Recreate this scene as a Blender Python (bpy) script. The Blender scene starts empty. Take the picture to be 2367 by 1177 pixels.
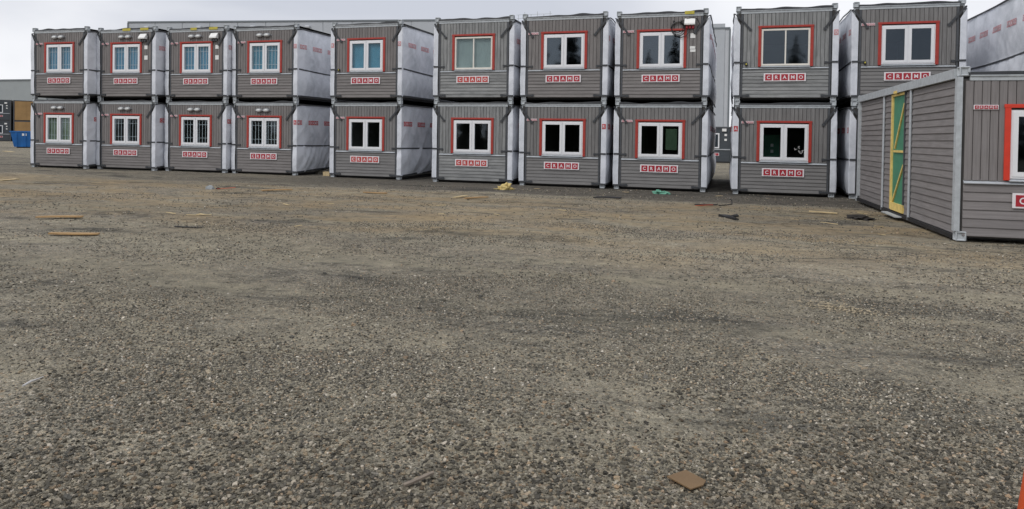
import bpy, bmesh, math, random
import numpy as np
from mathutils import Vector, Matrix, noise
R = math.radians
scene = bpy.context.scene
COL = scene.collection

# ------------------------------------------------------------------ camera
cd = bpy.data.cameras.new('camera'); cam = bpy.data.objects.new('camera', cd); COL.objects.link(cam)
cd.sensor_width = 36; cd.lens = 36 * 1666.6 / 2367
cd.shift_x = 0.0057; cd.shift_y = -0.1039
cd.clip_start = 0.05; cd.clip_end = 3000
fw = Vector((-0.29734, 0.95465, -0.01549)); rt = Vector((0.95457, 0.29757, 0.01556)); up = Vector((-0.01946, 0.01016, 0.99976))
m = Matrix(((rt.x, up.x, -fw.x, 0), (rt.y, up.y, -fw.y, 0), (rt.z, up.z, -fw.z, 1.637), (0, 0, 0, 1)))
cam.matrix_world = m
scene.camera = cam

# ------------------------------------------------------------------ light
SUN_EL, SUN_AZ = 48, 215          # behind the camera and to its left
w = bpy.data.worlds.new('World'); scene.world = w; w.use_nodes = True
nt = w.node_tree; N = nt.nodes; N.clear()
out = N.new('ShaderNodeOutputWorld'); bg = N.new('ShaderNodeBackground'); bg.inputs[1].default_value = 0.1
sky = N.new('ShaderNodeTexSky'); sky.sky_type = 'NISHITA'; sky.sun_disc = False
sky.sun_elevation = R(SUN_EL); sky.sun_rotation = R(SUN_AZ)
tc = N.new('ShaderNodeTexCoord'); mp = N.new('ShaderNodeMapping'); mp.inputs['Scale'].default_value = (1.0, 1.0, 2.6)
mp.inputs['Location'].default_value = (2.3, 0.4, 0.0)
nz = N.new('ShaderNodeTexNoise'); nz.inputs['Scale'].default_value = 1.5; nz.inputs['Detail'].default_value = 5; nz.inputs['Roughness'].default_value = 0.5; nz.inputs['Distortion'].default_value = 0.4
cr = N.new('ShaderNodeValToRGB'); e = cr.color_ramp.elements
e[0].position = 0.34; e[0].color = (6.3, 6.55, 7.3, 1); e[1].position = 0.62; e[1].color = (9.9, 9.95, 10.3, 1)
mx = N.new('ShaderNodeMix'); mx.data_type = 'RGBA'; mx.inputs[0].default_value = 0.93
L = nt.links.new
L(tc.outputs['Generated'], mp.inputs[0]); L(mp.outputs[0], nz.inputs[0]); L(nz.outputs[0], cr.inputs[0])
L(sky.outputs[0], mx.inputs[6]); L(cr.outputs[0], mx.inputs[7]); L(mx.outputs[2], bg.inputs[0]); L(bg.outputs[0], out.inputs[0])
sd = bpy.data.lights.new('sun', 'SUN'); sd.energy = 1.3; sd.angle = R(18); sd.color = (1, 0.97, 0.93)
so = bpy.data.objects.new('sun', sd); COL.objects.link(so)
# sun direction: azimuth measured clockwise from +y
az = R(SUN_AZ); el = R(SUN_EL)
sdir = Vector((math.sin(az) * math.cos(el), math.cos(az) * math.cos(el), math.sin(el)))
so.rotation_euler = sdir.to_track_quat('Z', 'Y').to_euler(); so.location = sdir * 60
vs = scene.view_settings; vs.view_transform = 'Standard'; vs.look = 'None'; vs.exposure = 0; vs.gamma = 1; vs.use_curve_mapping = False

# ------------------------------------------------------------------ materials
def new_mat(name):
    mt = bpy.data.materials.new(name); mt.use_nodes = True
    return mt, mt.node_tree, mt.node_tree.nodes['Principled BSDF']
def nd(t, kind, **kw):
    n = t.nodes.new(kind)
    for k, v in kw.items():
        if k in n.inputs: n.inputs[k].default_value = v
        else: setattr(n, k, v)
    return n
def mixc(t, fac, a, b, mode='MIX'):
    n = t.nodes.new('ShaderNodeMix'); n.data_type = 'RGBA'; n.blend_type = mode
    for i, v in ((0, fac), (6, a), (7, b)):
        if hasattr(v, 'is_linked'): t.links.new(v, n.inputs[i])
        elif i == 0: n.inputs[0].default_value = v
        else: n.inputs[i].default_value = (*v, 1)
    return n.outputs[2]
def ramp(t, src, stops):
    n = t.nodes.new('ShaderNodeValToRGB'); el_ = n.color_ramp.elements
    while len(el_) < len(stops): el_.new(0.5)
    for s, (p, c) in zip(el_, stops):
        s.position = p; s.color = (*c, 1) if len(c) == 3 else c
    t.links.new(src, n.inputs[0]); return n.outputs[0]
def plain(name, col, rough=0.6, metal=0.0, var=0.10, scale=6.0, bump=0.0, spec=0.5):
    mt, t, b = new_mat(name)
    co = nd(t, 'ShaderNodeTexCoord'); n = nd(t, 'ShaderNodeTexNoise', Scale=scale, Detail=5.0, Roughness=0.6)
    t.links.new(co.outputs['Object'], n.inputs[0])
    lo = tuple(c * (1 - var) for c in col); hi = tuple(min(1, c * (1 + var)) for c in col)
    t.links.new(ramp(t, n.outputs[0], [(0.3, lo), (0.7, hi)]), b.inputs['Base Color'])
    b.inputs['Roughness'].default_value = rough; b.inputs['Metallic'].default_value = metal
    b.inputs['Specular IOR Level'].default_value = spec
    if bump:
        bp = nd(t, 'ShaderNodeBump', Strength=bump, Distance=0.01); n2 = nd(t, 'ShaderNodeTexNoise', Scale=scale * 8, Detail=3.0)
        t.links.new(co.outputs['Object'], n2.inputs[0]); t.links.new(n2.outputs[0], bp.inputs['Height']); t.links.new(bp.outputs[0], b.inputs['Normal'])
    return mt
def siding(name, c1, c2, c3, axis, rv=0.16, worn=0.0):
    """painted / weathered board: grain along one axis, each board its own tone"""
    mt, t, b = new_mat(name)
    co = nd(t, 'ShaderNodeTexCoord'); oi = nd(t, 'ShaderNodeObjectInfo')
    ad = nd(t, 'ShaderNodeVectorMath', operation='ADD'); sc = nd(t, 'ShaderNodeVectorMath', operation='SCALE')
    t.links.new(oi.outputs['Random'], sc.inputs['Scale']); sc.inputs[0].default_value = (37, 53, 71)
    t.links.new(co.outputs['Object'], ad.inputs[0]); t.links.new(sc.outputs[0], ad.inputs[1])
    mp_ = nd(t, 'ShaderNodeMapping'); s = [38.0, 38.0, 38.0]; s[axis] = 1.4; mp_.inputs['Scale'].default_value = s
    t.links.new(ad.outputs[0], mp_.inputs[0])
    g = nd(t, 'ShaderNodeTexNoise', Scale=1.0, Detail=6.0, Roughness=0.65); t.links.new(mp_.outputs[0], g.inputs[0])
    blot = nd(t, 'ShaderNodeTexNoise', Scale=2.2, Detail=4.0); t.links.new(ad.outputs[0], blot.inputs[0])
    base = ramp(t, g.outputs[0], [(0.30, c1), (0.5, c2), (0.72, c3)])
    base = mixc(t, ramp(t, blot.outputs[0], [(0.45, (0, 0, 0)), (0.75, (0.5 + worn, 0.5 + worn, 0.5 + worn))]), base, c3 if worn else c1)
    hv = nd(t, 'ShaderNodeHueSaturation'); mr = nd(t, 'ShaderNodeMapRange'); mr.inputs[3].default_value = 1 - rv; mr.inputs[4].default_value = 1 + rv
    t.links.new(oi.outputs['Random'], mr.inputs[0]); t.links.new(mr.outputs[0], hv.inputs['Value']); t.links.new(base, hv.inputs['Color'])
    t.links.new(hv.outputs[0], b.inputs['Base Color']); b.inputs['Roughness'].default_value = 0.75; b.inputs['Specular IOR Level'].default_value = 0.25
    bp = nd(t, 'ShaderNodeBump', Strength=0.35, Distance=0.004); t.links.new(g.outputs[0], bp.inputs['Height']); t.links.new(bp.outputs[0], b.inputs['Normal'])
    return mt
def glass_mat(name, tint, ior=1.75):
    mt, t, b = new_mat(name); t.nodes.remove(b); o = t.nodes['Material Output']
    tr = nd(t, 'ShaderNodeBsdfTransparent'); tr.inputs[0].default_value = (*tint, 1)
    gl = nd(t, 'ShaderNodeBsdfGlossy'); gl.inputs['Roughness'].default_value = 0.035; gl.inputs[0].default_value = (0.80, 0.91, 1, 1)
    # reflectance of a thin pane, the same from both sides
    ge = nd(t, 'ShaderNodeNewGeometry'); dp = nd(t, 'ShaderNodeVectorMath', operation='DOT_PRODUCT'); t.links.new(ge.outputs['Normal'], dp.inputs[0]); t.links.new(ge.outputs['Incoming'], dp.inputs[1])
    ab = nd(t, 'ShaderNodeMath', operation='ABSOLUTE'); t.links.new(dp.outputs['Value'], ab.inputs[0]); om = nd(t, 'ShaderNodeMath', operation='SUBTRACT'); om.inputs[0].default_value = 1; t.links.new(ab.outputs[0], om.inputs[1])
    pw = nd(t, 'ShaderNodeMath', operation='POWER'); pw.inputs[1].default_value = 5; t.links.new(om.outputs[0], pw.inputs[0]); f0 = ((ior - 1) / (ior + 1)) ** 2
    fr = nd(t, 'ShaderNodeMath', operation='MULTIPLY_ADD'); fr.inputs[1].default_value = 1 - f0; fr.inputs[2].default_value = f0; t.links.new(pw.outputs[0], fr.inputs[0])
    co = nd(t, 'ShaderNodeTexCoord'); n = nd(t, 'ShaderNodeTexNoise', Scale=1.3, Detail=1.0); bp = nd(t, 'ShaderNodeBump', Strength=0.10, Distance=0.03)
    t.links.new(co.outputs['Object'], n.inputs[0]); t.links.new(n.outputs[0], bp.inputs['Height']); t.links.new(bp.outputs[0], gl.inputs['Normal'])
    ms = nd(t, 'ShaderNodeMixShader'); t.links.new(fr.outputs[0], ms.inputs[0]); t.links.new(tr.outputs[0], ms.inputs[1]); t.links.new(gl.outputs[0], ms.inputs[2])
    t.links.new(ms.outputs[0], o.inputs[0]); return mt
def tarp_mat(name, c1, c2):
    mt, t, b = new_mat(name)
    co = nd(t, 'ShaderNodeTexCoord'); n = nd(t, 'ShaderNodeTexNoise', Scale=1.6, Detail=6.0, Roughness=0.65, Distortion=0.5)
    t.links.new(co.outputs['Object'], n.inputs[0])
    t.links.new(ramp(t, n.outputs[0], [(0.3, c1), (0.62, c2)]), b.inputs['Base Color'])
    b.inputs['Roughness'].default_value = 0.42; b.inputs['Specular IOR Level'].default_value = 0.45
    n2 = nd(t, 'ShaderNodeTexNoise', Scale=11.0, Detail=4.0, Roughness=0.6, Distortion=1.2); t.links.new(co.outputs['Object'], n2.inputs[0])
    bp = nd(t, 'ShaderNodeBump', Strength=0.5, Distance=0.012); t.links.new(n2.outputs[0], bp.inputs['Height']); t.links.new(bp.outputs[0], b.inputs['Normal'])
    return mt

M = {}
T1, T2, T3 = (0.158, 0.148, 0.144), (0.210, 0.197, 0.192), (0.262, 0.247, 0.241)
M['taupe_v'] = siding('taupe_vertical_siding', T1, T2, T3, 2, 0.07)
M['taupe_h'] = siding('taupe_horizontal_siding', T1, T2, T3, 0, 0.07)
S1, S2, S3 = (0.13, 0.135, 0.135), (0.235, 0.24, 0.24), (0.33, 0.335, 0.33)
M['grey_v'] = siding('weathered_vertical_siding', S1, S2, S3, 2, 0.11, 0.2)
M['grey_h'] = siding('weathered_horizontal_siding', S1, S2, S3, 0, 0.11, 0.2)
B1, B2, B3 = (0.155, 0.152, 0.15), (0.205, 0.2, 0.197), (0.255, 0.25, 0.245)
M['mid_v'] = siding('grey_brown_vertical_siding', B1, B2, B3, 2, 0.07)
M['mid_h'] = siding('grey_brown_horizontal_siding', B1, B2, B3, 0, 0.07)
N1, N2, N3 = (0.178, 0.166, 0.163), (0.228, 0.213, 0.210), (0.272, 0.255, 0.252)
M['near_v'] = siding('plum_grey_vertical_siding', N1, N2, N3, 2, 0.08)
M['near_h'] = siding('plum_grey_horizontal_siding', N1, N2, N3, 0, 0.08)
M['near_s'] = siding('plum_grey_side_siding', N1, N2, N3, 1, 0.08)
M['galv'] = plain('galvanised_steel', (0.46, 0.49, 0.51), 0.55, 0.1, 0.16, 9, 0.1)
M['flash'] = plain('galvanised_flashing', (0.50, 0.53, 0.56), 0.45, 0.3, 0.12, 5)
M['trimgrey'] = plain('dark_grey_trim', (0.075, 0.08, 0.088), 0.5, 0.1, 0.2, 7)
M['steel'] = plain('dark_base_steel', (0.022, 0.022, 0.024), 0.6, 0.2, 0.3, 8)
M['membrane'] = plain('black_roof_membrane', (0.018, 0.02, 0.024), 0.55, 0, 0.3, 5)
M['body'] = plain('dark_backing', (0.05, 0.048, 0.046), 0.8, 0, 0.15, 4)
M['inside'] = plain('interior_wall', (0.35, 0.34, 0.32), 0.8, 0, 0.08, 3)
M['white'] = plain('white_window_plastic', (0.80, 0.81, 0.83), 0.35, 0, 0.04, 3)
M['cream'] = plain('cream_window_wood', (0.78, 0.75, 0.68), 0.45, 0, 0.05, 5)
M['red'] = plain('red_trim_paint', (0.38, 0.038, 0.026), 0.5, 0, 0.14, 6)
M['redbright'] = plain('bright_red_trim_paint', (0.66, 0.045, 0.02), 0.45, 0, 0.10, 6)
M['signwhite'] = plain('white_sign_board', (0.80, 0.76, 0.78), 0.4, 0, 0.05, 5)
M['signred'] = plain('red_sign_tile', (0.40, 0.02, 0.035), 0.4, 0, 0.12, 6)
M['signfaded'] = plain('faded_red_sign_tile', (0.50, 0.06, 0.05), 0.5, 0, 0.15, 6)
M['platered'] = plain('pale_red_plate_tile', (0.50, 0.17, 0.19), 0.4, 0, 0.15, 6)
M['strap'] = plain('dark_strap', (0.05, 0.054, 0.06), 0.65, 0, 0.25, 12)
M['tarp'] = tarp_mat('silver_tarp', (0.50, 0.53, 0.575), (0.74, 0.765, 0.82))
M['print'] = plain('red_tarp_print', (0.50, 0.06, 0.07), 0.5, 0, 0.25, 9)
M['printglare'] = plain('pale_red_tarp_print', (0.58, 0.28, 0.30), 0.5, 0, 0.25, 9)  # glare on the upper sheets put into the print colour
M['printwhite'] = plain('white_tarp_print', (0.62, 0.62, 0.65), 0.5, 0, 0.1, 9)
M['glass'] = glass_mat('window_glass', (0.93, 0.96, 0.97), 1.42)
M['glassdark'] = glass_mat('dim_window_glass', (0.55, 0.6, 0.66), 1.66)
M['glassmirror'] = glass_mat('mirroring_window_glass', (0.5, 0.56, 0.62), 1.88)
M['glassgreen'] = glass_mat('green_tinted_glass', (0.30, 0.38, 0.29), 1.5)
M['blindteal'] = plain('teal_blind', (0.055, 0.235, 0.33), 0.7, 0, 0.12, 2)
M['blindblue'] = plain('blue_blind', (0.075, 0.25, 0.38), 0.7, 0, 0.12, 2)
M['blindgrey'] = plain('grey_green_blind', (0.26, 0.31, 0.29), 0.7, 0, 0.12, 2)
M['blindolive'] = plain('olive_blind', (0.22, 0.27, 0.18), 0.7, 0, 0.2, 3)
M['bar'] = plain('pale_security_bar', (0.55, 0.58, 0.6), 0.5, 0.2, 0.1, 4)
M['lamp'] = plain('grey_lamp_housing', (0.26, 0.27, 0.28), 0.5, 0.2, 0.1, 8)
M['lens'] = plain('milky_lamp_lens', (0.62, 0.63, 0.62), 0.25, 0, 0.06, 9)
M['boxwhite'] = plain('white_plastic_box', (0.82, 0.82, 0.80), 0.45, 0, 0.05, 6)
M['cable'] = plain('black_cable', (0.012, 0.012, 0.014), 0.5, 0, 0.2, 8)
M['socket'] = plain('red_socket', (0.34, 0.02, 0.03), 0.4, 0, 0.1, 9)
M['yellow'] = plain('yellow_strap', (0.48, 0.41, 0.06), 0.6, 0, 0.15, 9)
M['timber'] = plain('fresh_pale_timber', (0.78, 0.58, 0.19), 0.7, 0, 0.18, 7, 0.1)
M['green'] = plain('green_door_sheet', (0.065, 0.25, 0.15), 0.6, 0, 0.14, 2.5)
M['board'] = plain('raw_board_wood', (0.40, 0.25, 0.11), 0.8, 0, 0.25, 6, 0.2)
M['boardpale'] = plain('pale_split_wood', (0.56, 0.44, 0.25), 0.8, 0, 0.2, 9, 0.2)
M['shaving'] = plain('dull_wood_shaving', (0.40, 0.33, 0.22), 0.85, 0, 0.25, 30)
M['ply'] = plain('brown_hardboard', (0.175, 0.108, 0.05), 0.7, 0, 0.13, 5, 0.1)
M['stick'] = plain('weathered_stick', (0.20, 0.165, 0.13), 0.8, 0, 0.25, 20, 0.2)
M['twig'] = plain('bleached_twig', (0.55, 0.54, 0.53), 0.8, 0, 0.15, 20, 0.2)
M['rubber'] = plain('black_rubber', (0.014, 0.014, 0.016), 0.6, 0, 0.3, 9)
M['stone'] = plain('grey_stone', (0.27, 0.29, 0.30), 0.8, 0, 0.25, 9, 0.3)
M['orange'] = plain('orange_plastic', (0.62, 0.085, 0.02), 0.45, 0, 0.10, 6)
M['foam'] = plain('yellow_foam', (0.60, 0.47, 0.19), 0.8, 0, 0.2, 14, 0.4)
M['greenrag'] = plain('mint_green_mesh', (0.12, 0.32, 0.23), 0.7, 0, 0.25, 14, 0.3)
M['rag'] = plain('dark_brown_rag', (0.02, 0.016, 0.013), 0.85, 0, 0.3, 14, 0.3)
M['blue'] = plain('blue_skip_paint', (0.015, 0.14, 0.42), 0.5, 0, 0.18, 2)
M['far_dark'] = plain('charcoal_cabin_wall', (0.055, 0.065, 0.075), 0.6, 0, 0.12, 2)
M['far_brown'] = plain('plywood_end_wall', (0.36, 0.22, 0.09), 0.75, 0, 0.16, 0.8)
M['clad'] = plain('grey_metal_cladding', (0.43, 0.455, 0.485), 0.5, 0.1, 0.06, 0.5)
M['clad2'] = plain('light_grey_metal_cladding', (0.50, 0.52, 0.55), 0.5, 0.1, 0.04, 0.4)
M['clad4'] = plain('olive_grey_cladding', (0.30, 0.325, 0.33), 0.5, 0.1, 0.05, 0.4)
M['clad3'] = plain('mid_grey_metal_cladding', (0.17, 0.19, 0.205), 0.5, 0.1, 0.05, 0.4)
M['bark'] = plain('spruce_bark', (0.07, 0.05, 0.04), 0.9, 0, 0.3, 8)
M['needle'] = plain('spruce_needles', (0.02, 0.035, 0.018), 0.8, 0, 0.4, 1.5)

# ------------------------------------------------------------------ mesh helpers
class MB:
    def __init__(s): s.v = []; s.f = []; s.mi = []
    def poly(s, pts, mi=0):
        k = len(s.v); s.v += [tuple(p) for p in pts]; s.f.append(tuple(range(k, k + len(pts)))); s.mi.append(mi)
    def box(s, x0, x1, y0, y1, z0, z1, mi=0):
        k = len(s.v)
        s.v += [(x, y, z) for z in (z0, z1) for y in (y0, y1) for x in (x0, x1)]
        for f in ((0, 2, 3, 1), (4, 5, 7, 6), (0, 1, 5, 4), (2, 6, 7, 3), (0, 4, 6, 2), (1, 3, 7, 5)):
            s.f.append(tuple(k + i for i in f)); s.mi.append(mi)
    def prism(s, prof, fn, a, b, mi=0):
        """polygon prof (2-D) swept between fn(p,a) and fn(p,b)"""
        k = len(s.v); n = len(prof)
        s.v += [tuple(fn(p, a)) for p in prof] + [tuple(fn(p, b)) for p in prof]
        for i in range(n):
            j = (i + 1) % n; s.f.append((k + i, k + j, k + n + j, k + n + i)); s.mi.append(mi)
        s.f.append(tuple(k + i for i in reversed(range(n)))); s.f.append(tuple(k + n + i for i in range(n))); s.mi += [mi, mi]
    def tube(s, pts, r, seg=6, mi=0):
        pts = [Vector(p) for p in pts]; k = len(s.v); n = len(pts)
        rr = r if isinstance(r, (list, tuple)) else [r] * n
        for i, p in enumerate(pts):
            d = (pts[min(i + 1, n - 1)] - pts[max(i - 1, 0)]).normalized()
            a = d.cross(Vector((0, 0, 1)))
            if a.length < 1e-3: a = d.cross(Vector((1, 0, 0)))
            a.normalize(); b = d.cross(a)
            for q in range(seg):
                t = 2 * math.pi * q / seg; s.v.append(tuple(p + (a * math.cos(t) + b * math.sin(t)) * rr[i]))
        for i in range(n - 1):
            for q in range(seg):
                q2 = (q + 1) % seg; s.f.append((k + i * seg + q, k + i * seg + q2, k + (i + 1) * seg + q2, k + (i + 1) * seg + q)); s.mi.append(mi)
        s.f.append(tuple(k + q for q in reversed(range(seg)))); s.f.append(tuple(k + (n - 1) * seg + q for q in range(seg))); s.mi += [mi, mi]
    def ribbon(s, pts, hdir, hh, odir_list, th, mi=0):
        """strap: rectangular section hh tall (along hdir), th thick (along its outward dirs)"""
        k = len(s.v); n = len(pts)
        for p, o in zip(pts, odir_list):
            p = Vector(p); h = Vector(hdir) if not isinstance(hdir, list) else None
            if h is None: h = Vector(hdir[len(s.v) // 4 - k // 4])
            o = Vector(o)
            s.v += [tuple(p - h * hh / 2), tuple(p + h * hh / 2), tuple(p + h * hh / 2 + o * th), tuple(p - h * hh / 2 + o * th)]
        for i in range(n - 1):
            a = k + 4 * i
            for q in range(4):
                q2 = (q + 1) % 4; s.f.append((a + q, a + q2, a + 4 + q2, a + 4 + q)); s.mi.append(mi)
        s.f.append((k + 3, k + 2, k + 1, k)); s.f.append(tuple(k + 4 * (n - 1) + q for q in range(4))); s.mi += [mi, mi]
    def mesh(s, name, mats, smooth=False):
        me = bpy.data.meshes.new(name); me.from_pydata(s.v, [], s.f)
        if not isinstance(mats, (list, tuple)): mats = [mats]
        for q in mats: me.materials.append(M[q] if isinstance(q, str) else q)
        if len(mats) > 1: me.polygons.foreach_set('material_index', s.mi)
        bm = bmesh.new(); bm.from_mesh(me); bmesh.ops.recalc_face_normals(bm, faces=bm.faces); bm.to_mesh(me); bm.free()
        if smooth: me.polygons.foreach_set('use_smooth', [True] * len(me.polygons))
        me.update(); return me
    def build(s, name, mats, parent=None, loc=None, smooth=False):
        return add(name, s.mesh(name, mats, smooth), parent, loc)
def add(name, me, parent=None, loc=None, rot=None, scale=None):
    o = bpy.data.objects.new(name, me); COL.objects.link(o); o.parent = parent
    if loc is not None: o.location = loc
    if rot is not None: o.rotation_euler = rot
    if scale is not None: o.scale = scale
    return o
def tag(o, label, cat, group=None, kind=None):
    if label: o['label'] = label
    if cat: o['category'] = cat
    if group: o['group'] = group
    if kind: o['kind'] = kind
    return o
def empty(name, loc, rz=0):
    o = bpy.data.objects.new(name, None); COL.objects.link(o); o.location = loc; o.rotation_euler = (0, 0, rz); o.empty_display_size = 0.3
    return o
CACHE = {}
def cached(key, fn):
    if key not in CACHE: CACHE[key] = fn()
    return CACHE[key]
def bevelled(name, dims, bev, mat, seg=1):
    def mk():
        bm = bmesh.new(); bmesh.ops.create_cube(bm, size=1); bmesh.ops.scale(bm, vec=dims, verts=bm.verts)
        bmesh.ops.bevel(bm, geom=list(bm.edges), offset=bev, segments=seg, affect='EDGES', profile=0.5)
        me = bpy.data.meshes.new(name); bm.to_mesh(me); bm.free(); me.materials.append(M[mat]); return me
    return cached((name, dims, bev, mat), mk)
def fnoise(x, y, z=0.0): return noise.noise(Vector((x, y, z)))

# ------------------------------------------------------------------ ground
def sstep(a, b, x): t = min(1, max(0, (x - a) / (b - a))); return t * t * (3 - 2 * t)
def ground_z(x, y):
    if not (-60 < x < 45 and -10 < y < 60): return -0.0
    tilt = -0.0033 * (max(-32, min(8, x)) + 12) * sstep(9, 22, y) * (1 - sstep(34, 55, y))
    damp = (1 - 0.75 * sstep(20.5, 23, y)) * (1 - 0.6 * sstep(2.6, 3.4, x) * sstep(12.5, 13.6, y))
    nzv = 0.030 * fnoise(x * 0.33 + 7, y * 0.33) + 0.017 * fnoise(x * 0.9, y * 0.9 + 3, 2) + 0.008 * fnoise(x * 2.6, y * 2.6, 5)
    # shallow wheel ruts running along the row
    for yc, aw in ((9.3, 0.3), (11.2, 0.3), (6.6, 0.35)):
        d = (y - yc - 0.5 * fnoise(x * 0.12, yc) - 0.035 * x) / aw
        nzv -= 0.016 * math.exp(-d * d)
    return tilt + nzv * damp - 0.006
xs = list(-np.geomspace(900, 46, 14)) + list(np.arange(-45, 14.01, 0.22)) + list(np.geomspace(15, 900, 16))
ys = list(-np.geomspace(900, 4, 12)) + list(np.arange(-3, 31, 0.2)) + list(np.geomspace(31.5, 1500, 22))
gb_v = [(x, y, ground_z(x, y)) for y in ys for x in xs]; nx_ = len(xs)
gb_f = [(j * nx_ + i, j * nx_ + i + 1, (j + 1) * nx_ + i + 1, (j + 1) * nx_ + i) for j in range(len(ys) - 1) for i in range(nx_ - 1)]
gm = bpy.data.meshes.new('ground'); gm.from_pydata(gb_v, [], gb_f); gm.polygons.foreach_set('use_smooth', [True] * len(gm.polygons))

STONES = [(0.0, (0.035, 0.036, 0.036)), (0.15, (0.085, 0.085, 0.083)), (0.34, (0.155, 0.150, 0.134)), (0.56, (0.25, 0.236, 0.20)), (0.74, (0.31, 0.297, 0.26)), (0.84, (0.32, 0.268, 0.20)), (0.90, (0.33, 0.245, 0.175)), (0.95, (0.40, 0.38, 0.345)), (1.0, (0.54, 0.515, 0.48))]
def ground_material():
    mt, t, b = new_mat('gravel_yard'); lk = t.links.new
    co = nd(t, 'ShaderNodeTexCoord'); P = co.outputs['Object']
    sep = nd(t, 'ShaderNodeSeparateXYZ'); lk(P, sep.inputs[0])
    def nzx(scale, det=4.0, rough=0.55, off=0.0, dist=0.0, sx=1.0):
        mp_ = nd(t, 'ShaderNodeMapping'); mp_.inputs['Location'].default_value = (off, off * 1.7, 0); mp_.inputs['Scale'].default_value = (sx, 1, 1)
        lk(P, mp_.inputs[0]); n = nd(t, 'ShaderNodeTexNoise', Scale=scale, Detail=det, Roughness=rough, Distortion=dist); lk(mp_.outputs[0], n.inputs[0]); return n.outputs[0]
    def vor(scale, off=0.0):
        n = nd(t, 'ShaderNodeTexVoronoi', Scale=scale); mp_ = nd(t, 'ShaderNodeMapping'); mp_.inputs['Location'].default_value = (off, off, off)
        # jitter the lookup so that stones are not clean cells
        jn = nd(t, 'ShaderNodeTexNoise', Scale=scale * 1.3, Detail=2.0); lk(P, jn.inputs[0])
        va = nd(t, 'ShaderNodeVectorMath', operation='MULTIPLY_ADD'); va.inputs[1].default_value = (0.5 / scale,) * 3; lk(jn.outputs['Color'], va.inputs[0]); lk(P, va.inputs[2])
        lk(va.outputs[0], mp_.inputs[0]); lk(mp_.outputs[0], n.inputs[0]); return n
    v1 = vor(40.0); v2 = vor(85.0, 3.0)
    def cellrand(v):
        s_ = nd(t, 'ShaderNodeSeparateColor'); lk(v.outputs['Color'], s_.inputs[0]); return s_.outputs[0]
    c1 = ramp(t, cellrand(v1), STONES); c2 = ramp(t, cellrand(v2), STONES)
    mixm = ramp(t, nzx(9, 3, 0.5, 4), [(0.42, (0, 0, 0)), (0.55, (1, 1, 1))])
    st = mixc(t, mixm, c1, c2)
    # compacted fines: grey-beige dust filling between stones in patches
    fine_n = nzx(120, 4, 0.7)
    finec = ramp(t, fine_n, [(0.3, (0.23, 0.215, 0.17)), (0.7, (0.375, 0.352, 0.285))])
    patch = nzx(0.62, 6, 0.62, 21, 0.6, 0.34)
    pm = ramp(t, patch, [(0.36, (0.05, 0.05, 0.05)), (0.62, (0.68, 0.68, 0.68))])
    colr = mixc(t, pm, st, finec)
    # brown sandy soil, most of it in a belt some way in front of the cabins
    sandc = ramp(t, nzx(60, 5, 0.7, 9), [(0.3, (0.215, 0.17, 0.108)), (0.7, (0.40, 0.32, 0.21))])
    def band(lo0, lo1, hi0, hi1, src):
        a = nd(t, 'ShaderNodeMapRange', interpolation_type='SMOOTHSTEP'); a.inputs[1].default_value = lo0; a.inputs[2].default_value = lo1; lk(src, a.inputs[0])
        c = nd(t, 'ShaderNodeMapRange', interpolation_type='SMOOTHSTEP'); c.inputs[1].default_value = hi0; c.inputs[2].default_value = hi1; c.inputs[3].default_value = 1; c.inputs[4].default_value = 0; lk(src, c.inputs[0])
        m_ = nd(t, 'ShaderNodeMath', operation='MULTIPLY'); lk(a.outputs[0], m_.inputs[0]); lk(c.outputs[0], m_.inputs[1]); return m_.outputs[0]
    # y coordinate made wavy so that the belts have ragged edges
    wav = nd(t, 'ShaderNodeMath', operation='MULTIPLY_ADD'); wav.inputs[1].default_value = 4.5; lk(nzx(0.3, 6, 0.6, 33), wav.inputs[0]); lk(sep.outputs[1], wav.inputs[2])
    belt = band(10.5, 15.5, 21.2, 22.2, wav.outputs[0])
    sn = ramp(t, nzx(0.8, 6, 0.65, 40, 0.5, 0.5), [(0.40, (0.04, 0.04, 0.04)), (0.62, (0.95, 0.95, 0.95))])
    sm = nd(t, 'ShaderNodeMath', operation='MULTIPLY'); lk(belt, sm.inputs[0]); lk(sn, sm.inputs[1])
    sm2 = nd(t, 'ShaderNodeMath', operation='MULTIPLY'); lk(sm.outputs[0], sm2.inputs[0]); sm2.inputs[1].default_value = 0.92
    colr = mixc(t, sm2.outputs[0], colr, sandc)
    # dark crushed stone laid along the foot of the row
    dk = band(22.1, 22.9, 33, 36, wav.outputs[0])
    darkc = mixc(t, 0.45, mixc(t, 0.55, st, (0.05, 0.05, 0.053)), (0.085, 0.082, 0.08))
    xm = nd(t, 'ShaderNodeMapRange', interpolation_type='SMOOTHSTEP'); xm.inputs[1].default_value = -20; xm.inputs[2].default_value = -8; lk(sep.outputs[0], xm.inputs[0])
    xs_ = nd(t, 'ShaderNodeMapRange'); xs_.inputs[3].default_value = 0.35; xs_.inputs[4].default_value = 0.9; lk(xm.outputs[0], xs_.inputs[0])
    dm = nd(t, 'ShaderNodeMath', operation='MULTIPLY'); lk(dk, dm.inputs[0]); lk(xs_.outputs[0], dm.inputs[1])
    colr = mixc(t, dm.outputs[0], colr, darkc)
    # compacted wheel tracks running along the row
    tw = nd(t, 'ShaderNodeMath', operation='MULTIPLY_ADD'); tw.inputs[1].default_value = 1.6; lk(nzx(0.16, 3, 0.5, 52), tw.inputs[0]); lk(sep.outputs[1], tw.inputs[2])
    tx = nd(t, 'ShaderNodeMath', operation='MULTIPLY_ADD'); tx.inputs[1].default_value = -0.06; lk(sep.outputs[0], tx.inputs[0]); lk(tw.outputs[0], tx.inputs[2])
    acc = None
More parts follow.
